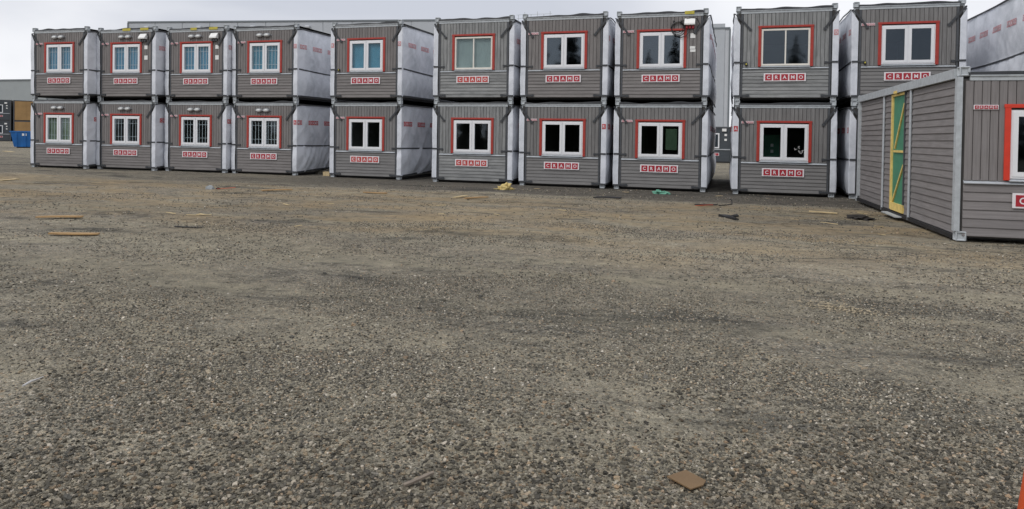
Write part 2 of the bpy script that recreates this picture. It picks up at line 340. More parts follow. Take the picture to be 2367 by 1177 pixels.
    for c0 in (7.5, 9.4, 11.4, 13.3):
        bb = band(c0 - 0.28, c0 - 0.1, c0 + 0.1, c0 + 0.3, tx.outputs[0])
        if acc is None: acc = bb
        else:
            ad_ = nd(t, 'ShaderNodeMath', operation='ADD'); lk(acc, ad_.inputs[0]); lk(bb, ad_.inputs[1]); acc = ad_.outputs[0]
    tm = nd(t, 'ShaderNodeMath', operation='MULTIPLY'); lk(acc, tm.inputs[0]); lk(ramp(t, nzx(0.5, 4, 0.6, 63), [(0.4, (0, 0, 0)), (0.58, (0.6, 0.6, 0.6))]), tm.inputs[1])
    colr = mixc(t, tm.outputs[0], colr, finec)
    # clumps of darker and paler stone at every size
    cl = ramp(t, nzx(4.5, 9, 0.80, 77, 0.0, 0.8), [(0.36, (0.36, 0.37, 0.38)), (0.46, (0.92, 0.92, 0.92)), (0.55, (1.06, 1.06, 1.05)), (0.68, (1.48, 1.46, 1.42))])
    colr = mixc(t, 1.0, colr, cl, 'MULTIPLY')
    pt = ramp(t, nzx(1.0, 6, 0.7, 90, 0.5, 0.34), [(0.35, (0.48, 0.50, 0.53)), (0.45, (1.06, 1.06, 1.05)), (0.60, (1.15, 1.14, 1.11)), (0.70, (1.22, 1.20, 1.15))])
    colr = mixc(t, 1.0, colr, pt, 'MULTIPLY')
    # broad damp / dry variation
    br = ramp(t, nzx(0.17, 5, 0.6, 60, 0.4, 0.6), [(0.33, (0.80, 0.80, 0.80)), (0.66, (1.12, 1.12, 1.12))])
    colr = mixc(t, 1.0, colr, br, 'MULTIPLY')
    colr = mixc(t, 1.0, colr, (1.11, 1.07, 1.005), 'MULTIPLY')
    lk(colr, b.inputs['Base Color']); b.inputs['Roughness'].default_value = 0.9; b.inputs['Specular IOR Level'].default_value = 0.2
    # relief
    inv = nd(t, 'ShaderNodeMath', operation='SUBTRACT'); inv.inputs[0].default_value = 1; lk(v1.outputs['Distance'], inv.inputs[1])
    inv2 = nd(t, 'ShaderNodeMath', operation='SUBTRACT'); inv2.inputs[0].default_value = 1; lk(v2.outputs['Distance'], inv2.inputs[1])
    hsum = nd(t, 'ShaderNodeMath', operation='MULTIPLY_ADD'); hsum.inputs[1].default_value = 0.6; lk(inv2.outputs[0], hsum.inputs[0]); lk(inv.outputs[0], hsum.inputs[2])
    rnd = nd(t, 'ShaderNodeMath', operation='MULTIPLY_ADD'); rnd.inputs[1].default_value = 0.8; lk(cellrand(v1), rnd.inputs[0]); lk(hsum.outputs[0], rnd.inputs[2])
    bp = nd(t, 'ShaderNodeBump', Strength=1.0, Distance=0.022); lk(rnd.outputs[0], bp.inputs['Height']); lk(bp.outputs[0], b.inputs['Normal'])
    return mt
M['ground'] = ground_material(); gm.materials.append(M['ground'])
tag(add('ground', gm), None, None, kind='structure')

# ------------------------------------------------------------------ lettering
def letter_mesh(ch, mat):
    def mk():
        cu = bpy.data.curves.new('letter', 'FONT'); cu.body = ch; cu.size = 1; cu.align_x = 'CENTER'; cu.offset = 0.022; cu.resolution_u = 3
        o = bpy.data.objects.new('tmp', cu); COL.objects.link(o)
        dg = bpy.context.evaluated_depsgraph_get(); me = bpy.data.meshes.new_from_object(o.evaluated_get(dg))
        bpy.data.objects.remove(o); bpy.data.curves.remove(cu)
        co = np.array([v.co for v in me.vertices]); lo, hi = co.min(0), co.max(0)
        for v in me.vertices:   # unit box centred on the origin in x,z ; face looks to -y
            x = (v.co.x - (lo[0] + hi[0]) / 2) / (hi[1] - lo[1]); z = (v.co.y - (lo[1] + hi[1]) / 2) / (hi[1] - lo[1]); v.co = (x, 0, z)
        me.name = 'letter'; me.materials.clear(); me.materials.append(M[mat]); return me
    return cached(('letter', ch, mat), mk)
WORD = 'CRAMO'
def sign(parent, name, x0, x1, zc, h, y, tilemat='signred'):
    wd = x1 - x0
    s = add(name, bevelled('sign_board', (round(wd, 3), 0.02, round(h, 3)), 0.003, 'signwhite'), parent, ((x0 + x1) / 2, y - 0.01, zc))
    pitch = wd * 0.186; ts = wd * 0.160
    for i, ch in enumerate(WORD):
        x = (i - 2) * pitch * 1.03
        add('sign_tile', bevelled('tile', (round(ts, 4), 0.006, round(min(ts, h * 0.76), 4)), 0.001, tilemat), s, (x, -0.0125, 0))
        add('letter', letter_mesh(ch, 'signwhite'), s, (x, -0.0175, 0), scale=(ts * 0.56,) * 3)
    return s

# ------------------------------------------------------------------ site cabin
W, H, LEN = 2.94, 2.95, 8.4
OX0, OX1, OZ0, OZ1 = 0.77, 2.18, 1.08, 2.22     # window opening
def vboard(wd, ln, mat):
    def mk():
        b = MB(); c = 0.007; hw = wd / 2
        b.prism([(-hw, 0), (hw, 0), (hw, -0.017), (hw - c, -0.024), (-hw + c, -0.024), (-hw, -0.017)], lambda p, z: (p[0], p[1], z), 0, ln)
        return b.mesh('board', mat)
    return cached(('vb', round(wd, 3), round(ln, 3), mat), mk)
def hboard(ln, hh, mat, axis=0):
    def mk():
        b = MB(); pr = [(0, 0), (0, hh + 0.006), (-0.010, hh + 0.006), (-0.026, 0.008), (-0.023, 0.0)]
        if axis == 0: b.prism(pr, lambda p, x: (x, p[0], p[1]), 0, ln)
        else: b.prism(pr, lambda p, y: (p[0], y, p[1]), 0, ln)
        return b.mesh('board', mat)
    return cached(('hb', round(ln, 3), round(hh, 3), mat, axis), mk)
def casting():
    def mk():
        bm = bmesh.new(); bmesh.ops.create_cube(bm, size=1); bmesh.ops.scale(bm, vec=(0.165, 0.165, 0.165), verts=bm.verts)
        bmesh.ops.bevel(bm, geom=list(bm.edges), offset=0.014, segments=1, affect='EDGES')
        for nrm in (Vector((0, -1, 0)), Vector((1, 0, 0)), Vector((-1, 0, 0))):
            f = max(bm.faces, key=lambda q: q.normal.dot(nrm) * q.calc_area())
            bmesh.ops.inset_individual(bm, faces=[f], thickness=0.035)
            bmesh.ops.translate(bm, verts=f.verts, vec=-nrm * 0.03)
        me = bpy.data.meshes.new('corner_casting'); bm.to_mesh(me); bm.free(); me.materials.append(M['galv']); return me
    return cached('casting', mk)
def body_mesh(back_hole=None, door=None):
    def mk():
        b = MB(); t = 0.09
        def wall_x(y0, y1, hole, mi):     # wall across x with a hole (x0,x1,z0,z1)
            if hole is None: b.box(0.06, W - 0.06, y0, y1, 0.10, 2.74, mi); return
            a, c, z0, z1 = hole
            b.box(0.06, a, y0, y1, 0.10, 2.74, mi); b.box(c, W - 0.06, y0, y1, 0.10, 2.74, mi)
            b.box(a, c, y0, y1, 0.10, z0, mi); b.box(a, c, y0, y1, z1, 2.74, mi)
        wall_x(0.0, 0.05, (OX0, OX1, OZ0, OZ1), 0); wall_x(0.0501, 0.10, (OX0, OX1, OZ0, OZ1), 1)
        wall_x(LEN - 0.10, LEN - 0.02, back_hole, 1)
        b.box(0.06, 0.13, 0.1001, LEN - 0.1001, 0.10, 2.74, 1); b.box(W - 0.13, W - 0.06, 0.1001, LEN - 0.1001, 0.10, 2.74, 1)
        b.box(0.04, W - 0.04, 0.03, LEN - 0.01, 0.06, 0.0995, 0); b.box(0.04, W - 0.04, 0.03, LEN - 0.01, 2.7405, 2.80, 0)
        return b.mesh('body', ['body', 'inside'])
    return cached(('body', back_hole), mk)
def frame_ring(b, x0, x1, z0, z1, wd, y0, y1, mi=0, wb=None):
    wb = wb or wd
    b.box(x0, x0 + wd, y0, y1, z0, z1, mi); b.box(x1 - wd, x1, y0, y1, z0, z1, mi)
    b.box(x0 + wd, x1 - wd, y0, y1, z0, z0 + wb, mi); b.box(x0 + wd, x1 - wd, y0, y1, z1 - wd, z1, mi)
def window(root, style, blind, bars, glass):
    fm = 'cream' if style == 'slim' else 'white'
    def mk():
        b = MB()
        if style == 'slim':
            frame_ring(b, OX0, OX1, OZ0, OZ1, 0.055, -0.03, 0.09); b.box(1.455, 1.495, -0.022, 0.07, OZ0 + 0.055, OZ1 - 0.055)
        else:
            frame_ring(b, OX0, OX1, OZ0, OZ1, 0.04, -0.03, 0.09); b.box(1.455, 1.495, -0.022, 0.08, OZ0 + 0.04, OZ1 - 0.04)
        return b.mesh('window', fm)
    win = add('window', cached(('win', style), mk), root)
    spans = ((OX0 + 0.05, 1.458), (1.492, OX1 - 0.05)) if style == 'slim' else ((OX0 + 0.035, 1.460), (1.490, OX1 - 0.035))
    ins = 0.0 if style == 'slim' else 0.075
    for a, c in spans:
        if ins:
            def mks():
                b = MB(); frame_ring(b, 0, c - a, 0, OZ1 - OZ0 - 0.07, ins, -0.042, 0.02); return b.mesh('sash', fm)
            add('sash', cached(('sash', round(c - a, 3)), mks), win, (a, 0, OZ0 + 0.035))
        def mkp():
            b = MB(); b.box(0, c - a - 2 * ins + 0.01, -0.004, 0.004, 0, OZ1 - OZ0 - 0.11 - 2 * ins + 0.05); return b.mesh('pane', glass)
        add('pane', cached(('pane', style, glass), mkp), win, (a + ins - 0.005, -0.004 if ins else 0.0, OZ0 + 0.055 + ins - 0.025))
    if blind:
        def mkb():
            b = MB(); n = 60                                   # pleated curtain
            for i in range(n):
                x0 = OX0 + 0.01 + (OX1 - OX0 - 0.02) * i / n; x1 = OX0 + 0.01 + (OX1 - OX0 - 0.02) * (i + 1) / n
                y0, y1 = 0.062 + (0.010 if i % 2 else 0), 0.062 + (0 if i % 2 else 0.010)
                b.poly([(x0, y0, OZ0 + 0.01), (x1, y1, OZ0 + 0.01), (x1, y1, OZ1 - 0.01), (x0, y0, OZ1 - 0.01)])
            return b.mesh('blind', blind)
        add('blind', cached(('blind', blind), mkb), win)
    if bars:
        def mkg():
            b = MB()
            for k in range(9):
                x = OX0 + 0.12 + k * (OX1 - OX0 - 0.24) / 8; b.box(x - 0.009, x + 0.009, 0.026, 0.038, OZ0 + 0.02, OZ1 - 0.02)
            for z in (OZ0 + 0.3, OZ1 - 0.3): b.box(OX0 + 0.02, OX1 - 0.02, 0.0385, 0.046, z - 0.007, z + 0.007)
            return b.mesh('security_grille', 'bar')
        add('security_grille', cached('grille', mkg), win)
    return win

class Tarp:
    """wrinkled sheet wrapped round one side of a cabin: flap on the front, then along the side"""
    def __init__(s, seed, side, upper, bulge, diag):
        r = random.Random(seed); s.side = side; s.upper = upper; s.bulge = bulge; s.diag = diag; s.o = r.uniform(0, 90)
        s.ang = r.uniform(0.9, 1.15); s.fr = r.uniform(5.5, 7.5)
    def wr(s, u, z):
        a = u * math.cos(s.ang) * -1 + z * math.sin(s.ang) * 0.62
        n = fnoise(u * 0.7 + s.o, z * 0.5, s.o)
        k = fnoise(a * s.fr * 0.62 + 1.2 * n, s.o + u * 0.25 + z * 0.2, 1.0)
        folds = (1 - abs(k) * 2.2)
        c = 0.030 * fnoise(u * 0.9 + s.o, z * 0.8, 13) + 0.014 * fnoise(u * 2.3, z * 2.1 + s.o, 3) + 0.005 * fnoise(u * 6 + s.o, z * 5, 7) + 0.004 * (1 - 2 * abs(fnoise(u * 4.2 - z * 2.2 + s.o, z * 1.5, 9)))
        return c + s.diag * folds * (0.35 + 0.65 * max(0, 1 - z / 2.8))
    def pt(s, u, z, off=0.0):
        wv = s.wr(u, z)
        lobes = math.sin(math.pi * min(1, max(0, (z - 0.1) / 1.07))) if z < 1.17 else math.sin(math.pi * min(1, (z - 1.17) / 1.55))
        if u < 0:
            x, y = W + 0.03 + u + 0.3 * wv * max(0, 1 + u / 0.04), -0.036 - 0.35 * wv - 0.014 * lobes - off
        else:
            k = min(1, u / 0.45)
            x, y = W + 0.03 + (0.25 + 0.75 * k) * s.bulge * lobes + wv * (0.3 + 0.7 * k) + off, -0.036 + u - (0.012 * lobes + 0.35 * wv) * max(0, 1 - u / 0.04)
        return ((x if s.side > 0 else W - x), y, z)
    def ztop(s, u): return 2.36 + 0.30 * (u + 0.17) / 0.17 if u < 0 else min(2.74, 2.66 + 0.25 * u)
    def zbot(s, u): return 0.14 if u < 0 else 0.12 + (0.0 if s.upper else 0.05 * (fnoise(u * 0.8 + s.o, 4) + 0.3) + min(0.12, 0.03 * u))
    def build(s, root):
        us = [-0.17, -0.13, -0.09, -0.05, -0.02, 0.0, 0.02, 0.05] + list(np.arange(0.10, 3.2, 0.065)) + list(np.arange(3.2, LEN - 0.05, 0.26)) + [LEN - 0.02]
        nzv = 40; v = []; f = []
        for u in us:
            a, c = s.zbot(u), s.ztop(u)
            for j in range(nzv + 1): v.append(s.pt(u, a + (c - a) * j / nzv))
        for i in range(len(us) - 1):
            for j in range(nzv):
                k = i * (nzv + 1) + j; q = (k, k + nzv + 1, k + nzv + 2, k + 1); f.append(q if s.side > 0 else q[::-1])
        me = bpy.data.meshes.new('tarp_cover'); me.from_pydata(v, [], f); me.materials.append(M['tarp']); me.polygons.foreach_set('use_smooth', [True] * len(f))
        o = add('tarp_cover', me, root)
        # printed word, repeated along the sheet
        b = MB(); ts = 0.125; pit = 0.142; zc = 2.06
        start = -0.16 - (s.o % 1.0) * 0.9
        g = start
        while g < LEN - 1.2:
            for i, ch in enumerate(WORD):
                u0 = g + i * pit
                order = WORD[i] if s.side > 0 else WORD[i]
                if u0 < -0.165 or (u0 < 0 < u0 + ts): continue
                u0f = u0
                quad = [s.pt(u0f, zc - 0.085, 0.006), s.pt(u0f + ts, zc - 0.085, 0.006), s.pt(u0f + ts, zc + 0.085, 0.006), s.pt(u0f, zc + 0.085, 0.006)]
                b.poly(quad, 0)
                lm = letter_mesh(order, 'signwhite')
                fl = 1 if s.side > 0 else -1
                for p in lm.polygons:
                    b.poly([s.pt(u0f + ts / 2 + fl * lm.vertices[k].co.x * 0.085, zc + lm.vertices[k].co.z * 0.10, 0.010) for k in p.vertices], 1)
            g += 1.12
        me = bpy.data.meshes.new('print'); me.from_pydata(b.v, [], b.f)
        me.materials.append(M['printglare' if s.upper else 'print']); me.materials.append(M['printwhite']); me.polygons.foreach_set('material_index', b.mi)
        add('print', me, o)['kind'] = 'stuff'
        # straps
        def X(x): return x if s.side > 0 else W - x
        sg = s.side
        r = random.Random(s.o)
        def run(zf, sagf):
            us2 = [0.0, 0.25] + list(np.linspace(0.6, LEN - 0.05, 12)); return [(s.pt(u, zf - sagf * math.sin(math.pi * min(1, u / 6)), 0.010), (sg, 0, 0)) for u in us2]
        zm = 1.17 + r.uniform(-0.03, 0.03); hookx = W - 0.30 - r.uniform(0, 0.06); dz = r.uniform(-0.04, 0.04)
        pts = [((X(hookx), -0.034, zm - 0.02), (0, -1, 0)), ((X(W - 0.17), -0.048, zm), (0, -1, 0)), ((X(W + 0.02), -0.062, zm), (sg * 0.5, -0.8, 0))] + run(zm, 0.06 if s.upper else 0.02)[1:]
        b = MB(); b.ribbon([p for p, _ in pts], (0, 0, 1), 0.052, [o_ for _, o_ in pts], 0.008)
        b.box(X(hookx) - 0.035, X(hookx) + 0.035, -0.055, -0.030, zm - 0.05, zm + 0.02)
        b.build('strap', 'strap', root)
        zh = 2.20 + dz; hx = W - 0.40 + r.uniform(-0.05, 0.05)
        b = MB()
        d = Vector((X(W - 0.015) - X(hx), 0, 2.69 - zh)).normalized(); nrm = Vector((-d.z, 0, d.x))
        if nrm.z < 0: nrm = -nrm
        b.ribbon([(X(hx), -0.045, zh), (X(W - 0.16), -0.060, zh + (2.69 - zh) * (hx - W + 0.16) / (hx - W + 0.015)), (X(W - 0.015), -0.062, 2.69)], tuple(nrm), 0.06, [(0, -1, 0)] * 3, 0.012)
        b.box(X(hx) - 0.04, X(hx) + 0.04, -0.060, -0.034, zh - 0.04, zh + 0.03)
        b.tube([(X(W + 0.01), -0.04, 2.70), (X(W + 0.06), 0.15, 2.745)] + [(X(W + 0.065 + 0.012 * math.sin(y * 3 + s.o)), y, 2.752 + 0.012 * math.sin(y * 2.1 + s.o)) for y in np.linspace(0.6, LEN - 0.05, 9)], 0.020, 6)
        b.build('strap', 'strap', root)
        b = MB(); zb = 0.135
        pts = [((X(W - 0.40), -0.038, zb + 0.02), (0, -1, 0)), ((X(W - 0.17), -0.050, zb + 0.005), (0, -1, 0)), ((X(W + 0.02), -0.062, zb), (sg * 0.5, -0.8, 0))] + [(s.pt(u, s.zbot(u) + 0.02, 0.012), (sg, 0, 0)) for u in (0.25, 0.6, 1.2, 2, 3, 4, 6, LEN - 0.05)]
        b.ribbon([p for p, _ in pts], (0, 0, 1), 0.055, [o_ for _, o_ in pts], 0.010)
        b.box(X(W - 0.40) - 0.04, X(W - 0.40) + 0.04, -0.058, -0.034, zb - 0.02, zb + 0.05)
        b.build('strap', 'strap', root)
        return o

def cabin(loc, rz, label, upper, mats=('taupe_v', 'taupe_h'), style='casement', blind=None, bars=False, glass='glass', lamps=False, box=False, plate=True,
          tarps=((1, 0.06, 0.0), (-1, 0.06, 0.0)), seed=1, signmat='signred', red='red', yellow=None, back_hole=None, group='stacked site cabins in the long row', near=False, sill_sign=True):
    root = empty('site_cabin', loc, rz); tag(root, label, 'cabin', group)
    add('body', body_mesh(back_hole), root)
    if back_hole:
        q = MB(); q.box(back_hole[0] - 0.01, back_hole[1] + 0.01, LEN - 0.07, LEN - 0.06, back_hole[2] - 0.01, back_hole[3] + 0.01); q.build('back_pane', 'glassgreen', root)
    # steel frame
    def mkb():
        b = MB(); b.box(0.17, W - 0.17, 0.16, 0.26, 0.02, 0.0585); b.box(0.05, 0.15, 0.14, LEN - 0.18, 0.02, 0.0585); b.box(W - 0.15, W - 0.05, 0.14, LEN - 0.18, 0.02, 0.0585); b.box(0.14, W - 0.14, LEN - 0.14, LEN - 0.04, 0.02, 0.0585)
        return b.mesh('base_frame', 'steel')
    add('base_frame', cached('base', mkb), root)
    def mkr():
        b = MB(); b.box(0.16, W - 0.16, -0.035, 0.06, 2.712, 2.805); b.box(0.16, W - 0.16, -0.055, -0.0352, 2.785, 2.805); return b.mesh('roof_beam', 'galv')
    add('roof_beam', cached('roofbeam', mkr), root)
    rr = random.Random(seed * 7 + (1 if upper else 0))
    b = MB(); n = 26; top = []                         # wavy edge of the roofing felt
    amp = 0.012 if near else 0.055
    for i in range(n):
        x0 = 0.13 + (W - 0.26) * i / n; x1 = 0.13 + (W - 0.26) * (i + 1) / n
        h0 = 2.868 + amp * fnoise(x0 * 1.7, seed * 3.1, upper) + 0.03 * (x0 / W - 0.3); h1 = 2.868 + amp * fnoise(x1 * 1.7, seed * 3.1, upper) + 0.03 * (x1 / W - 0.3)
        b.poly([(x0, -0.045, 2.806), (x1, -0.045, 2.806), (x1, -0.03, h1), (x0, -0.03, h0)]); b.poly([(x0, -0.03, h0), (x1, -0.03, h1), (x1, LEN - 0.1, 2.88), (x0, LEN - 0.1, 2.88)])
    b.build('roof_felt', 'membrane', root)
    for x in (0.0825, W - 0.0825):
        for y in (0.045, LEN - 0.0825):
            add('corner_casting', casting(), root, (x, y, H - 0.0825)); add('corner_casting', casting(), root, (x, y, 0.0805))
            if not near: add('corner_post', bevelled('corner_post', (0.13, 0.13, H - 0.34), 0.008, 'galv'), root, (x, y + (0.03 if y < 1 else -0.03), H / 2))
    # front boards
    xa, xb = (0.23, 2.71) if not near else (0.10, W - 0.10)
    nb = 21 if not near else 22; pit = (xb - xa) / nb
    for i in range(nb):
        xc = xa + pit * (i + 0.5); wd = pit - 0.009
        if OX0 - 0.05 < xc < OX1 + 0.05: z0, ln = OZ1 + 0.03, 2.708 - OZ1 - 0.03
        else: z0, ln = 1.035, 2.708 - 1.035
        add('vertical_board', vboard(wd, ln, mats[0]), root, (xc, rr.uniform(-0.002, 0.001), z0))
    nh = 6 if near else 8; ph = (0.985 - 0.09) / nh
    for i in range(nh): add('horizontal_board', hboard(xb - xa, ph - 0.008, mats[1]), root, (xa, rr.uniform(-0.003, 0.0), 0.09 + ph * i), rot=(0, rr.uniform(-0.0015, 0.0015), 0))
    def mkf():
        b = MB(); b.prism([(-0.001, 1.034), (-0.001, 0.985), (-0.050, 0.978), (-0.052, 0.990), (-0.040, 1.000)], lambda p, x: (x, p[0], p[1]), xa, xb); return b.mesh('flashing', 'flash')
    add('flashing', cached(('flash', near), mkf), root)
    def mksill():
        b = MB(); b.prism([(0.0, 1.078), (-0.002, 1.040), (-0.070, 1.030), (-0.072, 1.040)], lambda p, x: (x, p[0], p[1]), OX0 - 0.01, OX1 + 0.01); return b.mesh('window_sill', 'flash')
    add('window_sill', cached('sill', mksill), root)
    window(root, style, blind, bars, glass)
    # red window surround
    for x in (OX0 - 0.046, OX1 + 0.046): add('window_trim', bevelled('window_trim', (0.088, 0.03, 1.235), 0.004, red), root, (x, -0.0405, 1.6655))
    add('window_trim', bevelled('window_trim_head', (OX1 - OX0 + 0.20, 0.034, 0.062), 0.004, red), root, ((OX0 + OX1) / 2, -0.0435, 2.2535 + 0.062 / 2))
    # dark edge strips beside the boards
    if not near:
        for x in (0.195, W - 0.195): add('edge_strip', bevelled('edge_strip', (0.066, 0.03, 2.6), 0.004, 'trimgrey'), root, (x, -0.014, 1.40))
    if sill_sign: sign(root, 'name_sign', 0.855 - (0.04 if near else 0), 2.075, 0.715, 0.25, -0.034, signmat)
    if plate: sign(root, 'name_plate', 0.22, 0.585, 2.262, 0.078, -0.026, 'signred' if near else 'platered')
    for sd_, bu, dg in tarps: Tarp(seed * 10 + sd_ + (100 if upper else 0), sd_, upper, bu, dg).build(root)
    if lamps:
        for x in (1.255, 1.595):
            def mkl():
                bm = bmesh.new(); bmesh.ops.create_uvsphere(bm, u_segments=16, v_segments=8, radius=1); bmesh.ops.scale(bm, vec=(0.165, 0.06, 0.085), verts=bm.verts)
                me = bpy.data.meshes.new('lamp'); bm.to_mesh(me); bm.free(); me.materials.append(M['lamp']); me.polygons.foreach_set('use_smooth', [True] * len(me.polygons)); return me
            def mkn():
                bm = bmesh.new(); bmesh.ops.create_uvsphere(bm, u_segments=16, v_segments=8, radius=1); bmesh.ops.scale(bm, vec=(0.125, 0.055, 0.062), verts=bm.verts)
                me = bpy.data.meshes.new('lens'); bm.to_mesh(me); bm.free(); me.materials.append(M['lens']); me.polygons.foreach_set('use_smooth', [True] * len(me.polygons)); return me
            lo = add('lamp', cached('lamp', mkl), root, (x, -0.075, 2.52)); add('lens', cached('lens', mkn), lo, (0, -0.018, -0.004))
        def mkbr():
            b = MB(); b.box(1.05, 1.81, -0.034, -0.020, 2.505, 2.54); b.box(1.40, 1.46, -0.10, -0.034, 2.50, 2.545); return b.mesh('lamp_bracket', 'lamp')
        add('lamp_bracket', cached('lampbr', mkbr), root)
    if box:
        def mkbx():
            b = MB(); b.prism([(-0.022, 2.41), (-0.022, 2.63), (-0.06, 2.63), (-0.18, 2.47), (-0.18, 2.42)], lambda p, x: (x, p[0], p[1]), 2.20, 2.53); return b.mesh('inlet_hood', 'boxwhite')
        h_ = add('inlet_hood', cached('hood', mkbx), root)
        for k in range(3): add('socket', bevelled('socket', (0.075, 0.085, 0.10), 0.012, 'socket' if box == 2 else 'trimgrey'), root, (2.275 + 0.095 * k, -0.065, 2.348))
        for x, z, wd_, hd_ in ((2.465, 2.08, 0.155, 0.15), (2.46, 1.70, 0.165, 0.085), (2.47, 1.60, 0.165, 0.085)):
            if box == 2 or z != 1.70: add('notice', bevelled('notice', (wd_, 0.004, hd_ if box == 2 or z > 2 else 0.17), 0.001, 'boxwhite'), root, (x, -0.0275, z if (box == 2 or z > 2) else 1.66))
        b = MB()
        if box == 2:
            for k in range(3):
                cx, cz, rx, rz_ = 1.97 + 0.02 * k, 2.36 - 0.03 * k, 0.19 + 0.012 * k, 0.17 + 0.03 * k
                b.tube([(cx + rx * math.cos(a), -0.055 - 0.016 * k, cz + rz_ * math.sin(a)) for a in np.linspace(0, 2 * math.pi, 25)], 0.012, 6)
            b.tube([(1.90, -0.08, 2.14), (1.98, -0.09, 2.06), (2.12, -0.09, 2.03), (2.26, -0.08, 2.08), (2.36, -0.07, 2.22), (2.37, -0.06, 2.32)], 0.012, 6)
            b.tube([(2.05, -0.06, 2.52), (2.2, -0.06, 2.60), (2.42, -0.06, 2.655), (2.6, -0.06, 2.62), (2.66, -0.05, 2.45), (2.60, -0.05, 2.34)], 0.012, 6)
            for x in (1.86, 2.09): b.box(x - 0.025, x + 0.025, -0.05, -0.02, 2.46, 2.58)
        else:
            b.tube([(2.1, -0.04, 2.66), (2.3, -0.05, 2.655), (2.56, -0.05, 2.62), (2.62, -0.05, 2.5), (2.58, -0.05, 2.42), (2.62, -0.05, 2.34)], 0.012, 6)
            b.tube([(2.24, -0.05, 2.31), (2.22, -0.05, 2.22), (2.27, -0.05, 2.18), (2.3, -0.05, 2.3)], 0.008, 6)
        b.build('cable', 'cable', root)
    if yellow:
        for x0, x1 in yellow:
            b = MB(); b.box(x0, x1, -0.060, -0.0555, 2.770, 2.812); b.box(x0, x1, -0.060, 0.02, 2.8122, 2.875)
            b.build('edge_tape', 'yellow', root)
    return root

# stacks: x, y, z of the front left corner, turn in degrees
STACK = [(-28.359, 23.271, 0.84), (-25.294, 23.735, 0.59), (-22.124, 24.099, -0.08), (-19.007, 24.277, -0.17), (-14.554, 24.279, -0.9),
         (-10.211, 24.000, 0.13), (-6.930, 23.910, 0.03), (-3.692, 24.006, -0.14), (0.086, 23.857, 0.05), (3.433, 23.761, -0.08)]
ORD = ['end stack beside the blue skip', 'second stack from the blue skip', 'third stack from the blue skip', 'fourth stack from the blue skip', 'fifth stack from the blue skip',
       'sixth stack from the blue skip', 'seventh stack from the blue skip', 'eighth stack from the blue skip', 'ninth stack from the blue skip', 'stack half hidden by the unwrapped cabin']
GAPR = [0.02, 0.05, 0.045, 0.05, 0.05, 0.05, 0.045, 0.06, 0.05, 0.05]     # how far each sheet may bulge
UP = [dict(blind='blindblue', bars=True, lamps=True), dict(blind='blindblue', bars=True, lamps=True, box=1, yellow=((1.3, 1.7), (2.2, 2.6))), dict(blind='blindblue', bars=True, lamps=True, box=1, yellow=((1.2, 1.5), (2.1, 2.5))),
      dict(blind='blindteal', bars=True, lamps=True), dict(blind='blindteal'), dict(mats=('grey_v', 'grey_h'), style='slim', blind='blindgrey', plate=False, signmat='signfaded'),
      dict(glass='glassmirror'), dict(glass='glassmirror', box=2, yellow=((2.2, 2.5),)), dict(mats=('grey_v', 'grey_h'), style='slim', plate=False, glass='glassdark'), dict(mats=('mid_v', 'mid_h'), glass='glassdark')]
LO = [dict(blind='blindolive', bars=True, lamps=True), dict(bars=True, lamps=True), dict(bars=True, lamps=True), dict(bars=True, lamps=True), dict(mats=('mid_v', 'mid_h'), signmat='signfaded'),
      dict(mats=('grey_v', 'grey_h'), plate=False, signmat='signfaded'), dict(mats=('mid_v', 'mid_h')), dict(mats=('mid_v', 'mid_h'), back_hole=(0.93, 1.42, 1.22, 2.14)), dict(mats=('mid_v', 'mid_h')), dict(mats=('mid_v', 'mid_h'))]
LU = ['upper taupe cabin with barred blue window, %s', 'upper taupe cabin with white inlet hood and twin lamps, %s', 'upper taupe cabin with white inlet hood and twin lamps, %s', 'upper taupe cabin with barred teal window and twin lamps, %s',
      'upper taupe cabin with plain teal window, %s', 'upper weathered grey cabin with slim greenish window, %s', 'upper taupe cabin with dark window mirroring trees, %s', 'upper cabin with coiled black cable and red sockets, %s',
      'upper weathered grey cabin with slim dark window, %s', 'upper cabin with dark white-framed window, %s']
LL = ['lower taupe cabin with barred olive window and twin lamps, %s', 'lower taupe cabin with barred dark window and twin lamps, %s', 'lower taupe cabin with barred dark window and twin lamps, %s', 'lower taupe cabin with barred dark window and twin lamps, %s',
      'lower grey-brown cabin with black window panes, %s', 'lower weathered grey cabin with black window panes, %s', 'lower grey-brown cabin with black window panes, %s', 'lower cabin with daylight showing through one window pane, %s',
      'lower grey-brown cabin with white flecks on one pane, %s', 'lower cabin with tarp-wrapped sides, %s']
ROOTS = []
for i, (x, y, td) in enumerate(STACK):
    gz = -0.0033 * (x + 1.5 + 12) - 0.006
    bl = GAPR[i - 1] if i else 0.05
    dgl = 0.055 if i in (3, 4) else 0.028
    tl = ((1, GAPR[i], dgl), (-1, bl, 0.012))
    tu = ((1, GAPR[i], 0.018), (-1, bl, 0.012))
    lo = cabin((x, y, gz), R(td), LL[i] % ORD[i], False, tarps=tl, seed=i + 1, **LO[i])
    hi = cabin((x + random.Random(i).uniform(-0.015, 0.015), y, gz + H - 0.002), R(td), LU[i] % ORD[i], True, tarps=tu, seed=i + 31, **UP[i])
    ROOTS.append((lo, hi))
for i in (4, 8, 9):
    add('ratchet', bevelled('ratchet', (0.075, 0.05, 0.085), 0.012, 'rubber'), ROOTS[i][1], (0.335, -0.055, 1.125)); add('ratchet_lever', bevelled('ratchet_lever', (0.04, 0.02, 0.05), 0.006, 'yellow'), ROOTS[i][1], (0.335, -0.088, 1.13))
